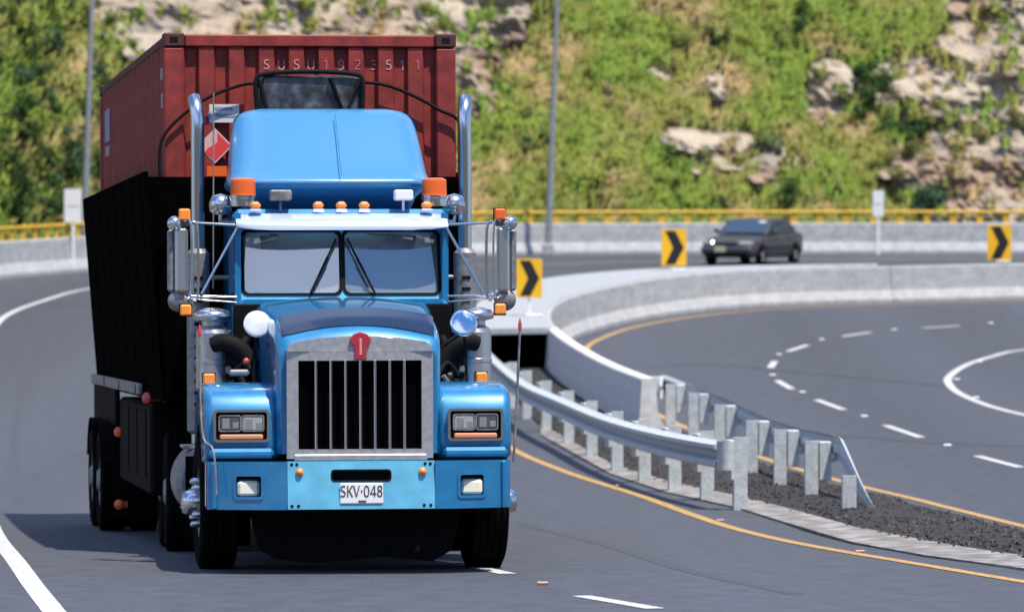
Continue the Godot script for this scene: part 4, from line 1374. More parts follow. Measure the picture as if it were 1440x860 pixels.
		a = S()
		if s < 0: tube(a, [Vector3(-1.0, 2.2, -2.6), Vector3(-0.99, 3.8, -2.62)], 0.007, 5)
		else: tube(a, [Vector3(0.90, 1.3, -1.3), Vector3(0.75, 1.5, -1.25)], 0.02, 6)
		part("aerial" if s < 0 else "hose", a, M.alloy, t))
	st = S()
	box(st, Vector3(-0.80, 1.62, -1.35), Vector3(0.05, 0.05, 0.05), 0.015)
	part("filler_cap", st, M.red_lens, t)
	st = S()
	box(st, Vector3(-0.86, 1.53, -1.30), Vector3(0.16, 0.05, 0.05), 0.015)
	part("valve_block", st, M.dull, t)
	# wrapped bundle carried behind the fairing
	var w := thing("wrapped_bundle", "dark bundle wrapped in shiny plastic and black straps behind the blue roof fairing", "bundle", f)
	st = S()
	rings = []
	var wn := FastNoiseLite.new()
	wn.seed = 4; wn.frequency = 2.2
	for j in 15:
		var v := j / 14.0
		var y := lerpf(2.838, 3.98, v)
		var ring := []
		for p: Vector2 in outline(Vector2(-0.145, -3.55), lerpf(0.40, 0.44, v) * (1.0 if v < 0.97 else 0.97), 0.15 * (1.0 if v < 0.97 else 0.8), 0.05, 8):
			var n := wn.get_noise_3d(p.x * 3, y * 0.9, p.y * 3) * 0.035
			ring.append(Vector3(p.x + n * 0.6, y + 0.02 * (1 - pow((p.x + 0.145) / 0.45, 2)) * v, p.y + n))
		rings.append(ring)
	loft(st, rings)
	part("plastic_sheet", st, M.wrap, w)
	st = S()
	tube(st, bend([Vector3(-0.59, 3.70, -3.40), Vector3(-0.60, 3.93, -3.39), Vector3(-0.52, 3.995, -3.39), Vector3(-0.15, 4.015, -3.38), Vector3(0.22, 3.995, -3.39), Vector3(0.29, 3.93, -3.39), Vector3(0.285, 3.70, -3.40)], 4), 0.022, 6)
	tube(st, [Vector3(0.27, 3.95, -3.385), Vector3(0.14, 3.66, -3.385), Vector3(0.02, 3.96, -3.385)], 0.022, 6)
	tube(st, [Vector3(-0.58, 3.95, -3.385), Vector3(-0.50, 3.66, -3.385)], 0.018, 6)
	part("strap", st, M.seal, w)
func trailer_frame() -> Transform3D:
	return frame_at(439, 39.25, 8.5, 0.0325)
func trailer() -> void:
	var f := trailer_frame()
	var t := thing("semi_trailer", "black high-sided semi-trailer with flared side walls carrying the red container", "trailer", f)
	var st := S()
	box(st, Vector3(0, 1.33, -4.5), Vector3(2.50, 0.10, 9.2), 0.01)
	part("deck", st, M.dark, t)
	both(func(s: float) -> void:
		var a := S()
		var tx := 1.435 if s < 0 else 1.285
		slab2(a, [Vector2(s * 1.255, 1.30), Vector2(s * 1.285, 1.30), Vector2(s * tx, 3.235), Vector2(s * (tx - 0.03), 3.235)], -9.12, 0.24)
		var wall := part("side_wall", a, M.sheeting, t)
		for k in 8:
			a = S()
			var z := -0.4 - k * 1.2
			slab2(a, [Vector2(s * 1.296, 1.46), Vector2(s * 1.302, 1.46), Vector2(s * (tx + 0.006), 3.22), Vector2(s * (tx + 0.001), 3.22)], z - 0.06, z)
			part("stake", a, M.sheeting, wall)
		a = S()
		box(a, Vector3(s * 1.335, 1.37, -5.45), Vector3(0.04, 0.10, 7.2), 0.008)
		var rail := part("side_rail", a, M.alloy, t)
		for k in 3:
			a = S()
			box(a, Vector3(s * 1.357, 1.37, -2.2 - k * 2.3), Vector3(0.008, 0.085, 0.05))
			part("rail_joint", a, M.seal, rail)
		a = S()
		box(a, Vector3(s * 0.5, 1.05, -4.4), Vector3(0.14, 0.46, 8.8), 0.01)
		part("chassis_rail", a, M.dark, t)
		a = S()
		box(a, Vector3(s * 1.10, 0.84, -3.5), Vector3(0.36, 0.80, 4.2), 0.03)
		var locker := part("side_locker", a, M.dark, t)
		a = S()
		for k in 3: box(a, Vector3(s * 1.285, 0.88, -2.4 - k * 1.15), Vector3(0.012, 0.6, 1.0), 0.004)
		part("locker_door", a, M.dark, locker)
		a = S()
		box(a, Vector3(s * 1.30, 1.14, -7.35), Vector3(0.05, 0.36, 3.5), 0.01)
		part("wheel_skirt", a, M.dark, t)
		a = S()
		box(a, Vector3(s * 1.0, 0.55, -5.75), Vector3(0.66, 0.95, 0.02), 0.004)
		part("mudflap", a, M.rubber, t)
		for z: float in [-6.6, -7.85]:
			for x: float in [0.99, 1.30]: wheel(t, Vector3(s * x, floor_under(f, s * x, z) + 0.50, z), s, 0.505, 0.27, 0.0, false)
			a = S()
			var arc := []
			for k in 9:
				var g := lerpf(deg_to_rad(20), deg_to_rad(160), k / 8.0)
				arc.append([Vector3(s * 0.86, floor_under(f, s, z) + 0.50 + sin(g) * 0.60, z + cos(g) * 0.62), Vector3(s * 1.44, floor_under(f, s, z) + 0.50 + sin(g) * 0.60, z + cos(g) * 0.62)])
			for k in 8: quad(a, arc[k][0], arc[k][1], arc[k + 1][1], arc[k + 1][0], Vector3.UP)
			part("mudguard", a, M.rubber, t)
		a = S()
		box(a, Vector3(s * 0.75, 0.62, -1.5), Vector3(0.13, 0.9, 0.13), 0.01)
		part("landing_leg", a, M.dark, t)
		for q in [[-1.315, 1.30, -1.3, 0.05, 0.05, 0], [-1.30, 0.90, -5.5, 0.05, 0.075, 1], [-1.30, 0.20, -5.5, 0.05, 0.10, 1]]:
			a = S()
			lathe(a, [[0.0, 0.02], [q[3] * 0.8, 0.016], [q[3], 0.0], [q[3], -0.02]], Transform3D(Basis(Vector3.UP, s * 0.5) * Basis(Vector3.RIGHT, PI / 2), Vector3(-s * q[0], q[1], q[2])), 14)
			box(a, Vector3(-s * q[0] * 0.97, q[1], q[2] - 0.03), Vector3(0.10, 0.06, 0.03), 0.005)
			part("marker_lamp", a, M.red_lens if q[5] == 0 else M.orange_lens, t))
	st = S()
	slab2(st, [Vector2(-1.25, 1.28), Vector2(1.25, 1.28), Vector2(1.25, 3.19), Vector2(-1.40, 3.19)], 0.13, 0.18)
	part("front_wall", st, M.sheeting, t)
	st = S()
	for z: float in [-6.6, -7.85]: box(st, Vector3(0, floor_under(f, 0, z) + 0.5, z), Vector3(2.2, 0.15, 0.15), 0.04)
	part("axle", st, M.dark, t)
	st = S()
	box(st, Vector3(0, 0.55, -9.0), Vector3(2.4, 0.12, 0.1), 0.01)
	box(st, Vector3(-0.6, 0.85, -9.0), Vector3(0.1, 0.6, 0.08), 0.01)
	box(st, Vector3(0.6, 0.85, -9.0), Vector3(0.1, 0.6, 0.08), 0.01)
	part("rear_bumper", st, M.dark, t)
func corrugated(x0: float, n: int, pitch_m: float, deep: float, y0: float, y1: float, x_start: float, x_end: float) -> SurfaceTool:
	var st := S()
	var pts := [Vector2(x_start, 0)]
	for k in n:
		var a := x0 + k * pitch_m
		pts.append_array([Vector2(a, 0), Vector2(a + 0.022, -deep), Vector2(a + pitch_m * 0.5 - 0.018, -deep), Vector2(a + pitch_m * 0.5 + 0.004, 0)])
	pts.append(Vector2(x_end, 0))
	for i in pts.size() - 1:
		quad(st, Vector3(pts[i].x, y0, pts[i].y), Vector3(pts[i + 1].x, y0, pts[i + 1].y), Vector3(pts[i + 1].x, y1, pts[i + 1].y), Vector3(pts[i].x, y1, pts[i].y), Vector3(0, 0, 1))
	return st
func container() -> void:
	var f := trailer_frame()
	var t := thing("shipping_container", "weathered red corrugated steel shipping container riding in the black trailer", "container", f)
	var L := 9.12; var y0 := 1.385; var y1 := 4.41
	var st := corrugated(-1.078, 9, 0.2555, 0.055, y0 + 0.14, y1 - 0.115, -1.09, 1.19)
	var front := part("front_panel", st, M.red_box, t, Transform3D(Basis(), Vector3(0, 0, -0.03)))
	both(func(s: float) -> void:
		var n := 31
		var a := corrugated(0.2, n, 0.28, 0.036, y0 + 0.14, y1 - 0.07, 0.1, L - 0.1)
		part("side_panel", a, M.red_box, t, Transform3D(Basis(Vector3.UP, s * PI / 2), Vector3(s * 1.232, 0, 0 if s > 0 else -L)))
		for z: float in [-0.0855, -L + 0.08]:
			a = S()
			box(a, Vector3(s * 1.165, (y0 + y1) / 2, z), Vector3(0.168, y1 - y0 - 0.24, 0.17), 0.012)
			part("corner_post", a, M.red_box, t)
			for y: float in [y0 + 0.06, y1 - 0.052]:
				a = S()
				box(a, Vector3(s * 1.163, y, z), Vector3(0.180, 0.118, 0.178), 0.012)
				var cast := part("corner_casting", a, M.red_dark, t)
				a = S()
				box(a, Vector3(s * 1.163, y, z + (0.0895 if z > -1 else -0.0895)), Vector3(0.07, 0.05, 0.004), 0.0)
				part("casting_hole", a, M.seal, cast)
		a = S()
		box(a, Vector3(s * 1.215, y1 - 0.05, -L / 2), Vector3(0.06, 0.07, L - 0.36), 0.008)
		part("top_rail", a, M.red_dark, t)
		a = S()
		box(a, Vector3(s * 1.215, y0 + 0.08, -L / 2), Vector3(0.06, 0.13, L - 0.36), 0.008)
		part("bottom_rail", a, M.red_dark, t)
		a = S()
		box(a, Vector3(s * 0.54, (y0 + y1) / 2, -L + 0.06), Vector3(1.04, y1 - y0 - 0.26, 0.05), 0.01)
		part("door", a, M.red_box, t))
	st = S()
	box(st, Vector3(0, y1 - 0.058, -0.065), Vector3(2.14, 0.105, 0.10), 0.012)
	part("front_header", st, M.red_box, t)
	st = S()
	box(st, Vector3(0, y0 + 0.07, -0.075), Vector3(2.14, 0.13, 0.10), 0.012)
	part("front_sill", st, M.red_box, t)
	st = S()
	box(st, Vector3(0, y1 - 0.03, -L / 2), Vector3(2.36, 0.03, L - 0.4), 0.0)
	part("roof_panel", st, M.red_box, t)
	st = S()
	box(st, Vector3(0, y0 + 0.04, -L / 2), Vector3(2.36, 0.06, L - 0.4), 0.0)
	part("floor", st, M.dark, t)
	# identification number, one character to a rib
	var chars := ["S", "U", "S", "U", "1", "9", "2", "3", "5", "1", "1"]
	var px := [373.0, 395.0, 415.5, 437.0, 457.5, 480.0, 502.5, 527.0, 546.5, 567.0, 588.0]
	for k in chars.size():
		var x: float = -1.25 + (px[k] - 228.0) * 0.00604
		var u := fposmod(x + 1.078, 0.2555)
		var z := -0.055 if u < 0.128 else 0.0
		text("letter", chars[k], 0.085, M.letter_faint if k in [4, 6, 10] else M.letter, front, Transform3D(Basis(), Vector3(x, 4.15, z + 0.003)), 0.95)
	st = S()
	box(st, Vector3(-0.735, 3.735, 0.0), Vector3(0.255, 0.155, 0.003))
	var sticker := part("caution_sticker", st, M.sticker, front)
	for q in [[-0.74, 3.775, 0.15, 0.028], [-0.79, 3.72, 0.05, 0.03], [-0.70, 3.715, 0.12, 0.03], [-0.86, 3.72, 0.02, 0.06]]:
		st = S()
		box(st, Vector3(q[0], q[1], 0.003), Vector3(q[2], q[3], 0.002))
		part("print_mark", st, M.sticker_blue, sticker)
	var dia := Vector2(-0.815, 3.46)
	st = S()
	slab2(st, [dia + Vector2(0, -0.15), dia + Vector2(0.15, 0), dia + Vector2(0, 0.15), dia + Vector2(-0.15, 0)], 0.0, 0.003)
	var pl := part("hazard_placard", st, M.placard_white, front)
	st = S()
	slab2(st, [dia + Vector2(0.0, -0.13), dia + Vector2(0.13, 0), dia + Vector2(0.02, 0.11), dia + Vector2(0.02, 0.03), dia + Vector2(-0.06, -0.02), dia + Vector2(-0.09, -0.055)], 0.003, 0.005)
	part("placard_field", st, M.placard, pl)
	st = S()
	box(st, Vector3(-0.80, 3.245, 0.0), Vector3(0.17, 0.085, 0.003))
	part("paint_patch", st, M.orange_lens, front)
	for q in [[-8.1, 3.96, 0.75, 0.33, 0], [-8.1, 3.70, 0.6, 0.10, 1], [-0.42, 4.09, 0.36, 0.10, 1], [-0.40, 3.86, 0.28, 0.13, 1]]:
		st = S()
		box(st, Vector3(-1.2345, q[1], q[2 - 2]), Vector3(0.003, q[3], q[2]))
		part("side_decal", st, M.sticker_blue if q[4] == 0 else M.letter_pale, t)
	# the black cable strung across the front
	var c := thing("cable", "black cable arching across the front of the red container behind the cab", "cable", f)
	var P := func(x: float, y: float) -> Vector3: return Vector3(-1.25 + (x - 228.0) * 0.00604, 4.41 - (y - 40.0) * 0.00604, 0.05)
	st = S()
	tube(st, bend([P.call(222, 262), P.call(221, 215), P.call(226, 186), P.call(250, 158), P.call(290, 130), P.call(335, 113), P.call(362, 110), P.call(430, 107), P.call(500, 108), P.call(540, 112), P.call(580, 127), P.call(615, 146), P.call(648, 170), P.call(652, 262)], 5), 0.016, 6)
	part("cable_run", st, M.seal, c)

# ---------------------------------------------------------------- the far car
func sedan() -> void:
	var h := hit(1062, 372.5)
	var b := deg_to_rad(25)
	var f := Transform3D(Basis(Vector3.UP, -b).scaled(Vector3(1.05, 1.03, 1.05)), at(h.x, h.y + 1.2))
	var t := thing("car", "dark grey four-door sedan driving round the far side of the bend", "car", f)
	var st := S()
	# body stations: z, half width, underside, shoulder height, top height
	var stations := [[2.08, 0.55, 0.36, 0.55, 0.60], [2.02, 0.74, 0.26, 0.62, 0.69], [1.85, 0.80, 0.22, 0.66, 0.735], [1.3, 0.825, 0.21, 0.72, 0.83], [0.75, 0.83, 0.20, 0.78, 0.90], [0.0, 0.835, 0.20, 0.82, 0.92], [-0.8, 0.835, 0.20, 0.84, 0.935], [-1.4, 0.825, 0.22, 0.86, 0.95], [-1.95, 0.79, 0.28, 0.84, 0.93], [-2.10, 0.66, 0.36, 0.72, 0.86]]
	var rings := []
	for q in stations:
		var ring := []
		for p in [[1.0, q[2] + 0.06], [1.0, 0.5 * (q[2] + q[3])], [0.985, q[3]], [0.90, lerpf(q[3], q[4], 0.75)], [0.6, q[4] - 0.004], [0.0, q[4]]]: ring.append(Vector3(p[0] * q[1], p[1], q[0]))
		for p in [[-0.6, q[4] - 0.004], [-0.90, lerpf(q[3], q[4], 0.75)], [-0.985, q[3]], [-1.0, 0.5 * (q[2] + q[3])], [-1.0, q[2] + 0.06], [-0.85, q[2]], [0.85, q[2]]]: ring.append(Vector3(p[0] * q[1], p[1], q[0]))
		rings.append(ring)
	loft(st, rings)
	var body := part("body", st, M.car_paint, t)
	st = S()
	rings = []
	for q in [[0.90, 0.78, 0.95, -1.62], [1.10, 0.735, 0.60, -1.42], [1.26, 0.665, 0.30, -1.18], [1.325, 0.62, 0.12, -1.02], [1.35, 0.54, -0.05, -0.90]]:
		var ring := []
		for p: Vector2 in outline(Vector2(0, (q[2] + q[3]) / 2), q[1], (q[2] - q[3]) / 2, 0.10, 3): ring.append(Vector3(p.x, q[0], p.y))
		rings.append(ring)
	loft(st, rings)
	var cabin := part("cabin", st, M.car_paint, t)
	var pane := func(p: Array, n: Vector3) -> SurfaceTool:
		var s2 := S()
		quad(s2, p[0] + n * 0.012, p[1] + n * 0.012, p[2] + n * 0.012, p[3] + n * 0.012, n)
		return s2
	part("windscreen", pane.call([Vector3(-0.69, 0.93, 0.93), Vector3(0.69, 0.93, 0.93), Vector3(0.57, 1.295, 0.245), Vector3(-0.57, 1.295, 0.245)], Vector3(0, 0.86, 0.5)), M.car_glass, cabin)
	part("rear_window", pane.call([Vector3(-0.66, 0.96, -1.58), Vector3(0.66, 0.96, -1.58), Vector3(0.54, 1.31, -1.13), Vector3(-0.54, 1.31, -1.13)], Vector3(0, 0.75, -0.66)), M.car_glass, cabin)
	both(func(s: float) -> void:
		for q in [[0.68, 0.24, -0.30, -0.30], [-0.36, -0.36, -1.02, -1.30]]:
			part("side_window", pane.call([Vector3(s * 0.765, 0.95, q[0]), Vector3(s * 0.675, 1.28, q[1]), Vector3(s * 0.675, 1.28, q[2]), Vector3(s * 0.765, 0.95, q[3])], Vector3(s * 0.97, 0.25, 0)), M.car_glass, cabin)
		for z: float in [1.30, -1.28]:
			wheel(t, Vector3(s * 0.755, floor_under(f, s * 0.75, z) + 0.29, z), s, 0.295, 0.18, 0.12 if z > 0 else 0.0, false)
			var w := S()
			lathe(w, [[0.33, 0.0], [0.335, 0.03], [0.30, 0.032]], Transform3D(out_axis(s), Vector3(s * 0.80, 0.31, z)), 24, false)
			part("wheel_arch", w, M.seal, body)
		var a := S()
		box(a, Vector3(s * 0.55, 0.635, 2.015), Vector3(0.34, 0.115, 0.08), 0.03, Basis(Vector3.UP, s * 0.22))
		part("headlight", a, M.lamp_glass, body)
		a = S()
		box(a, Vector3(s * 0.735, 0.63, 1.93), Vector3(0.07, 0.10, 0.12), 0.02)
		part("turn_signal", a, M.pinkish, body)
		a = S()
		box(a, Vector3(s * 0.89, 0.99, 0.62), Vector3(0.17, 0.12, 0.08), 0.03)
		part("wing_mirror", a, M.car_paint, body)
		for z: float in [0.25, -0.75]:
			a = S()
			box(a, Vector3(s * 0.838, 0.74, z), Vector3(0.02, 0.03, 0.16), 0.006)
			part("door_handle", a, M.seal, body)
		a = S()
		box(a, Vector3(s * 0.825, 0.50, -0.1), Vector3(0.03, 0.06, 3.0), 0.01)
		part("side_moulding", a, M.seal, body))
	st = S()
	box(st, Vector3(0, 0.62, 2.06), Vector3(0.66, 0.09, 0.04), 0.01)
	part("grille", st, M.seal, body)
	st = S()
	box(st, Vector3(0, 0.44, 2.05), Vector3(1.56, 0.20, 0.16), 0.05)
	part("bumper", st, M.car_paint, body)
	st = S()
	box(st, Vector3(0, 0.32, 2.03), Vector3(1.3, 0.10, 0.14), 0.03)
	part("air_intake", st, M.seal, body)
	st = S()
	box(st, Vector3(-0.16, 0.47, 2.14), Vector3(0.34, 0.16, 0.015), 0.004)
	part("number_plate", st, M.car_plate, body)
	st = S()
	box(st, Vector3(0.45, 1.255, 0.365), Vector3(0.22, 0.09, 0.004), 0.0, Basis(Vector3.RIGHT, -1.05))
	part("windscreen_sticker", st, M.sticker, cabin)
	both(func(s: float) -> void:
		var a := S()
		box(a, Vector3(s * 0.58, 0.72, -2.08), Vector3(0.34, 0.14, 0.06), 0.02)
		part("tail_light", a, M.red_lens, body))

# ---------------------------------------------------------------- signs and lamp posts
func street_furniture() -> void:
	# chevron boards on the median slab: pixel of the foot, distance, label
	for q in [[744.0, 95.3, 747.0, 391.0, "yellow chevron sign with black arrow beside the truck's mirror, on the slab's near end"], [948.0, 109.9, 947.0, 348.0, "yellow chevron sign with black arrow standing before the dark sedan on the barrier"], [1406.0, 114.1, 1404.0, 341.0, "yellow chevron sign with black arrow on the barrier beneath the pale rock face"]]:
		var d: float = q[1]
		var x: float = (q[0] - MID.x) * d / FOCAL
		var top := ray(q[2], q[3])
		var foot_y: float = ground(d) + 0.885
		var cy: float = EYE + top.y * d
		var t := thing("chevron_sign", q[4], "sign", Transform3D(Basis(Vector3.UP, -0.06), Vector3(x, foot_y, -d)), "chevron signs on the median")
		var up := cy - foot_y
		var st := S()
		var hw := 0.27 if d < 100 else 0.295
		var hh := 0.40 if d < 100 else 0.435
		slab2(st, outline(Vector2(0, up), hw, hh, 0.03), 0.0, 0.02, Transform3D(), 0.003)
		var board := part("board", st, M.sign_yellow, t)
		st = S()
		var k := hw / 0.27
		slab2(st, [Vector2(-0.19 * k, up + hh - 0.035), Vector2(0.03 * k, up + hh - 0.035), Vector2(0.215 * k, up), Vector2(0.03 * k, up - hh + 0.035), Vector2(-0.19 * k, up - hh + 0.035), Vector2(-0.02 * k, up)], 0.02, 0.024)
		part("arrow", st, M.black, board)
		st = S()
		box(st, Vector3(0.0, (up + hh) / 2 - 0.03, -0.025), Vector3(0.055, up + hh - 0.06, 0.035), 0.006)
		part("post", st, M.white, t)
		st = S()
		box(st, Vector3(0.10, 0.02, -0.02), Vector3(0.34, 0.04, 0.13), 0.012)
		part("foot_plate", st, M.white, t)
	# plain white boards by the parapet
	for q in [[1234.0, 150.4, 286.0, 0.175, 0.42, "plain white board on a thin post by the parapet beyond the sedan"], [104.0, 133.4, 289.0, 0.25, 0.48, "plain white board on a thin post beside the lamp post behind the trailer"]]:
		var d: float = q[1]
		var x: float = (q[0] - MID.x) * d / FOCAL
		var t := thing("white_board", q[5], "sign", Transform3D(Basis(), at(x, d - 0.42)), "white boards along the parapet")
		var cy: float = EYE + ray(q[0], q[2]).y * (d - 0.4) - ground(d - 0.42)
		var st := S()
		slab2(st, outline(Vector2(0, cy), q[3], q[4], 0.02), 0.0, 0.015, Transform3D(), 0.003)
		var board := part("board", st, M.white, t)
		st = S()
		box(st, Vector3(0, cy - 0.02, 0.017), Vector3(q[3] * 1.5, 0.02, 0.004))
		part("seam", st, M.alloy, board)
		st = S()
		box(st, Vector3(0, cy / 2, -0.03), Vector3(0.09, cy + 0.1, 0.05), 0.01)
		part("post", st, M.white, t)
	# lamp posts
	for q in [[116.0, 134.9, 0.115, 0.35, "tall grey steel lamp post rising behind the trailer beside the white board"], [770.5, 149.3, 0.125, 0.35, "tall grey steel lamp post rising from the parapet beside the truck's exhaust stack"]]:
		var d: float = q[1]
		var x: float = (q[0] - MID.x) * d / FOCAL
		var t := thing("lamp_post", q[4], "lamp post", Transform3D(Basis(Vector3(0, 0, 1), -0.036), at(x, d)), "lamp posts along the bend")
		var st := S()
		tube(st, [Vector3(0, 0, 0), Vector3(0, 4.5, 0), Vector3(0, 10.5, 0)], q[2], 12, 0.06)
		part("pole", st, M.pole, t)
		st = S()
		tube(st, bend([Vector3(0, 10.3, 0), Vector3(0, 10.9, 0.3), Vector3(0, 11.1, 1.6)], 5), 0.04, 8)
		part("arm", st, M.pole, t)
		st = S()
		box(st, Vector3(0, 11.08, 1.9), Vector3(0.28, 0.12, 0.7), 0.04)
		part("lamp_head", st, M.alloy, t)
		st = S()
		box(st, Vector3(0, 0.18, 0), Vector3(q[3] * 1.1, 0.38, q[3] * 1.1), 0.03)
		part("footing", st, M.concrete, t)

# ---------------------------------------------------------------- plants on the hill
func crown_mesh(sd: int, base: Color, spread_c: float, leaves: int, flat: float, leaf_len: float) -> ArrayMesh:
	var r := RandomNumberGenerator.new()
	r.seed = sd
	var lumps := []
	for k in 7 + sd % 4:
		var a := r.randf() * TAU
		var q := sqrt(r.randf()) * 0.62
		lumps.append([Vector3(cos(a) * q, r.randf_range(0.18, 0.85) * flat, sin(a) * q), r.randf_range(0.26, 0.48), r.randf_range(0.75, 1.25)])
	var pos := PackedVector3Array(); var nor := PackedVector3Array(); var col := PackedColorArray()
	for k in leaves:
		var lump: Array = lumps[r.randi() % lumps.size()]
		var dir := Vector3(r.randfn(), r.randfn() * 0.9 + 0.15, r.randfn()).normalized()
		var c: Vector3 = lump[0] + dir * lump[1] * pow(r.randf(), 0.35)
		if c.y < 0.02: c.y = 0.02 + r.randf() * 0.1
		var n := (dir + Vector3(r.randfn(), r.randfn() + 0.6, r.randfn()) * 0.55).normalized()
		var u := n.cross(Vector3(r.randfn(), r.randfn(), r.randfn())).normalized()
		var w := n.cross(u)
		var l := leaf_len * r.randf_range(0.6, 1.4)
		var bw := l * r.randf_range(0.32, 0.5)
		var p := [c - u * l * 0.5, c + w * bw * 0.5 + n * l * 0.08, c + u * l * 0.5, c - w * bw * 0.5 + n * l * 0.08]
		var tone: float = lump[2] * r.randf_range(1.0 - spread_c, 1.0 + spread_c)
		var cc := Color(base.r * tone * r.randf_range(0.85, 1.2), base.g * tone, base.b * tone * r.randf_range(0.8, 1.1))
		for i: int in [0, 1, 2, 0, 2, 3]:
			pos.append(p[i]); nor.append(n); col.append(cc)
	var arr := []
	arr.resize(Mesh.ARRAY_MAX)
	arr[Mesh.ARRAY_VERTEX] = pos; arr[Mesh.ARRAY_NORMAL] = nor; arr[Mesh.ARRAY_COLOR] = col
	var m := ArrayMesh.new()
	m.add_surface_from_arrays(Mesh.PRIMITIVE_TRIANGLES, arr)
	m.surface_set_material(0, M.leaf)
	return m
func stem_mesh(sd: int) -> Mesh:
	var r := RandomNumberGenerator.new()
	r.seed = sd
	var st := S()
	for k in 5:
		var a := r.randf() * TAU
		tube(st, [Vector3(0, -0.25, 0), Vector3(cos(a) * 0.12, 0.15, sin(a) * 0.12), Vector3(cos(a) * 0.4, 0.55, sin(a) * 0.4)], 0.035, 5, 0.01)
	return mesh_of(st, M.twig)
const KINDS := [
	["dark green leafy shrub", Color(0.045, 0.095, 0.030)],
	["mid green rounded shrub", Color(0.15, 0.20, 0.055)],
	["bright yellow-green bush", Color(0.33, 0.37, 0.085)],
	["olive dry-looking bush", Color(0.32, 0.29, 0.12)],
	["straw-coloured dry brush", Color(0.44, 0.36, 0.19)],
	["blue-green bushy shrub", Color(0.065, 0.125, 0.070)]]
func plants() -> void:
	var crowns := []
	for k in KINDS.size():
		var row := []
		for v in 3: row.append(crown_mesh(100 + k * 10 + v, KINDS[k][1], 0.35, 1100 if k != 4 else 800, 0.9 + 0.15 * v, 0.16 if k != 4 else 0.2))
		crowns.append(row)
	var stems := [stem_mesh(1), stem_mesh(2), stem_mesh(3)]
	var spots := []
	# shrubs that the photograph shows singly: pixel, radius in metres, kind
	for q in [[760, 200, 0.75, 0], [735, 175, 0.6, 0], [785, 190, 0.6, 0], [740, 215, 0.6, 1], [1215, 100, 0.6, 0], [1235, 130, 0.7, 0], [1222, 165, 0.6, 0], [1265, 160, 0.7, 1], [1290, 185, 0.7, 0], [1250, 190, 0.6, 0], [1270, 215, 0.6, 1], [1195, 200, 0.65, 2], [1180, 225, 0.5, 2], [1205, 225, 0.5, 1], [1300, 60, 0.6, 1], [1260, 40, 0.7, 1], [1320, 20, 0.6, 1], [1225, 65, 0.5, 1], [1310, 285, 0.7, 5], [1295, 300, 0.5, 5], [1110, 275, 0.6, 0], [1130, 295, 0.5, 5], [1020, 285, 0.55, 5], [1000, 300, 0.4, 0], [905, 250, 0.6, 0], [940, 260, 0.6, 1], [870, 230, 0.7, 2], [830, 265, 0.8, 2], [850, 290, 0.6, 1], [790, 250, 0.6, 1], [700, 150, 0.7, 2], [735, 115, 0.6, 2], [690, 195, 0.6, 1], [690, 260, 0.6, 3], [1080, 210, 0.5, 0], [1065, 195, 0.45, 1], [1140, 235, 0.5, 4], [1040, 170, 0.5, 3], [960, 60, 0.6, 1], [1010, 50, 0.6, 0], [1090, 60, 0.7, 1], [1130, 30, 0.6, 0], [1040, 90, 0.5, 0], [890, 70, 0.7, 2], [840, 40, 0.6, 2], [800, 90, 0.6, 3], [860, 140, 0.6, 4], [900, 170, 0.6, 4], [820, 150, 0.6, 3], [940, 165, 0.5, 3], [1390, 20, 0.5, 3], [1345, 205, 0.4, 4], [1380, 190, 0.4, 3], [1335, 235, 0.4, 3], [1425, 165, 0.4, 3], [600, 12, 0.45, 3], [540, 20, 0.4, 3], [425, 6, 0.4, 2], [620, 35, 0.35, 2], [1260, 250, 0.5, 3], [1225, 255, 0.5, 2], [1180, 260, 0.5, 3], [1160, 300, 0.5, 3], [1200, 290, 0.5, 1],
		[40, 60, 0.7, 1], [15, 30, 0.7, 2], [70, 30, 0.6, 1], [110, 15, 0.6, 1], [150, 40, 0.6, 1], [90, 75, 0.6, 0], [60, 15, 0.5, 0], [10, 90, 0.6, 2], [160, 60, 0.5, 2], [20, 150, 0.7, 0], [60, 150, 0.6, 0], [95, 140, 0.6, 1], [20, 190, 0.6, 0], [50, 235, 0.7, 0], [85, 245, 0.7, 0], [15, 260, 0.7, 0], [40, 285, 0.7, 5], [80, 290, 0.6, 0], [10, 300, 0.6, 0], [90, 200, 0.6, 3], [130, 180, 0.6, 1], [130, 240, 0.6, 0], [65, 265, 0.6, 5], [5, 220, 0.5, 0], [105, 115, 0.5, 3], [140, 130, 0.5, 0], [180, 130, 0.5, 3], [195, 85, 0.5, 1], [130, 95, 0.5, 1]]:
		if q[3] == 0: q[2] *= 1.25
		spots.append(q)
	for k in 255:
		var qx := rng.randf_range(-80, 1520) if k < 110 else rng.randf_range(-60, 230); var qy := rng.randf_range(-60, 305)
		var kind := 0
		var u := rng.randf()
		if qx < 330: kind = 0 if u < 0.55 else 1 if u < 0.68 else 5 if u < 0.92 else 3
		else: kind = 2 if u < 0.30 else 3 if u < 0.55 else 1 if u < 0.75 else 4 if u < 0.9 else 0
		spots.append([qx, qy, rng.randf_range(0.28, 0.6) if k < 110 else rng.randf_range(0.4, 0.7), kind, true])
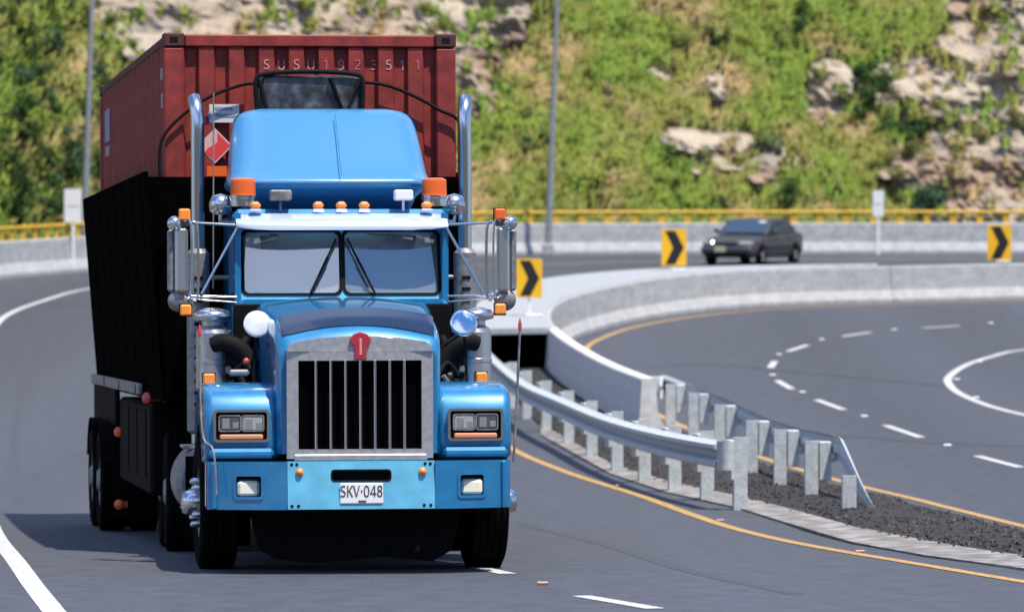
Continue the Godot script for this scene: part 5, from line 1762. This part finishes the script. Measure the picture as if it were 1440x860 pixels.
	for q in spots:
		var p := on_hill(q[0], q[1] + q[2] * 14.0)
		if p.is_empty(): continue
		if q.size() > 4 and p[1] > 0.4: continue
		var k: int = q[3]
		var near_by := ""
		var size_word := "large" if q[2] >= 0.6 else "small" if q[2] < 0.42 else "medium"
		if p[1] > 0.15 or rockiness(p[0]) > 0.25: near_by = "at the edge of a pale rock face"
		elif q[1] > 245: near_by = "just above the yellow railing"
		elif absf(q[0] - 775) < 70: near_by = "behind the lamp post by the exhaust stack"
		elif absf(q[0] - 122) < 50: near_by = "behind the lamp post by the trailer"
		elif q[0] < 330: near_by = "on the left slope beside the container"
		elif absf(q[0] - 1235) < 60: near_by = "on the slope above the white board"
		elif absf(q[0] - 1060) < 80: near_by = "on the slope above the dark sedan"
		elif q[1] < 60: near_by = "high on the hillside"
		else: near_by = "half way up the grassy hillside"
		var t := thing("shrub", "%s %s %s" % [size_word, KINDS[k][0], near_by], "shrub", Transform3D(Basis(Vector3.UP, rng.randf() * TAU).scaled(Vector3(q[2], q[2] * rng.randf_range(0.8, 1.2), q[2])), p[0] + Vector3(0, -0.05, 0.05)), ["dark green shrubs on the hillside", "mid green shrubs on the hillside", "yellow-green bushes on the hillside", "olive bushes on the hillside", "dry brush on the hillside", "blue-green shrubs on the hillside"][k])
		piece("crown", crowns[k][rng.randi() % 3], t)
		piece("stem", stems[rng.randi() % 3], t)
	# grass over all the earth of the slope
	var pos := PackedVector3Array(); var nor := PackedVector3Array(); var col := PackedColorArray()
	var r := RandomNumberGenerator.new()
	r.seed = 9
	for k in 22:
		var a := r.randf() * TAU
		var base := Vector3(cos(a), 0, sin(a)) * r.randf() * 0.16
		var lean := Vector3(cos(a), 0, sin(a)) * r.randf_range(0.05, 0.30)
		var hgt := r.randf_range(0.16, 0.42)
		var tip := base + lean + Vector3(0, hgt, 0)
		var sidev := Vector3(-sin(a), 0, cos(a)) * r.randf_range(0.03, 0.055)
		var mid := base + lean * 0.3 + Vector3(0, hgt * 0.6, 0)
		var n := Vector3(cos(a), 0.5, sin(a)).normalized()
		var v := r.randf_range(0.75, 1.25)
		for p: Vector3 in [base - sidev, base + sidev, mid + sidev * 0.8, base - sidev, mid + sidev * 0.8, mid - sidev * 0.8, mid - sidev * 0.8, mid + sidev * 0.8, tip]:
			pos.append(p); nor.append(n); col.append(Color(v, v, v * 0.9))
	var arr := []
	arr.resize(Mesh.ARRAY_MAX)
	arr[Mesh.ARRAY_VERTEX] = pos; arr[Mesh.ARRAY_NORMAL] = nor; arr[Mesh.ARRAY_COLOR] = col
	var tuft := ArrayMesh.new()
	tuft.add_surface_from_arrays(Mesh.PRIMITIVE_TRIANGLES, arr)
	tuft.surface_set_material(0, M.leaf)
	var mm := MultiMesh.new()
	mm.transform_format = MultiMesh.TRANSFORM_3D
	mm.use_colors = true
	mm.mesh = tuft
	var zone := FastNoiseLite.new()
	zone.seed = 31; zone.frequency = 0.28; zone.fractal_octaves = 4
	var found := []
	for k in 34000:
		var x := rng.randf_range(-22, 21)
		var v := rng.randf_range(0.0, 11.0)
		var h := hill_at(x, v)
		if h[1] > 0.35 and rng.randf() > 0.05: continue
		var pv: Vector3 = h[0]
		var z := zone.get_noise_2d(pv.x, pv.y * 1.3)
		var c := Color(0.26, 0.29, 0.085)
		if z > 0.20: c = c.lerp(Color(0.46, 0.37, 0.20), smoothstep(0.20, 0.48, z))
		elif z < 0.02: c = c.lerp(Color(0.21, 0.31, 0.065), smoothstep(0.02, -0.2, z))
		var g := rng.randf_range(0.88, 1.12)
		found.append([Transform3D(Basis(Vector3.UP, rng.randf() * TAU).scaled(Vector3.ONE * rng.randf_range(0.7, 1.5)), pv + Vector3(0, -0.03, 0)), Color(c.r * g * rng.randf_range(0.9, 1.15), c.g * g, c.b * g)])
	mm.instance_count = found.size()
	for i in found.size():
		mm.set_instance_transform(i, found[i][0])
		mm.set_instance_color(i, found[i][1])
	var o := MultiMeshInstance3D.new()
	o.name = "hillside_grass"
	o.multimesh = mm
	add_child(o)
	o.set_meta("kind", "stuff")
	tag(o, "mixed green and straw-coloured grass covering the steep hillside", "grass")
func on_hill(px: float, py: float) -> Array:
	var v := ray(px, py)
	var d := 120.0
	while d < 190.0:
		var x := v.x * d
		var y := EYE + v.y * d
		var base := foot(x)
		var up := (d - base) / 0.72
		if up > -0.2:
			var h := hill_at(x, maxf(up, 0.0))
			var hy: float = h[0].y
			if hy >= y: return [Vector3(x, y, h[0].z), h[1]]
		d += 0.15
	return []
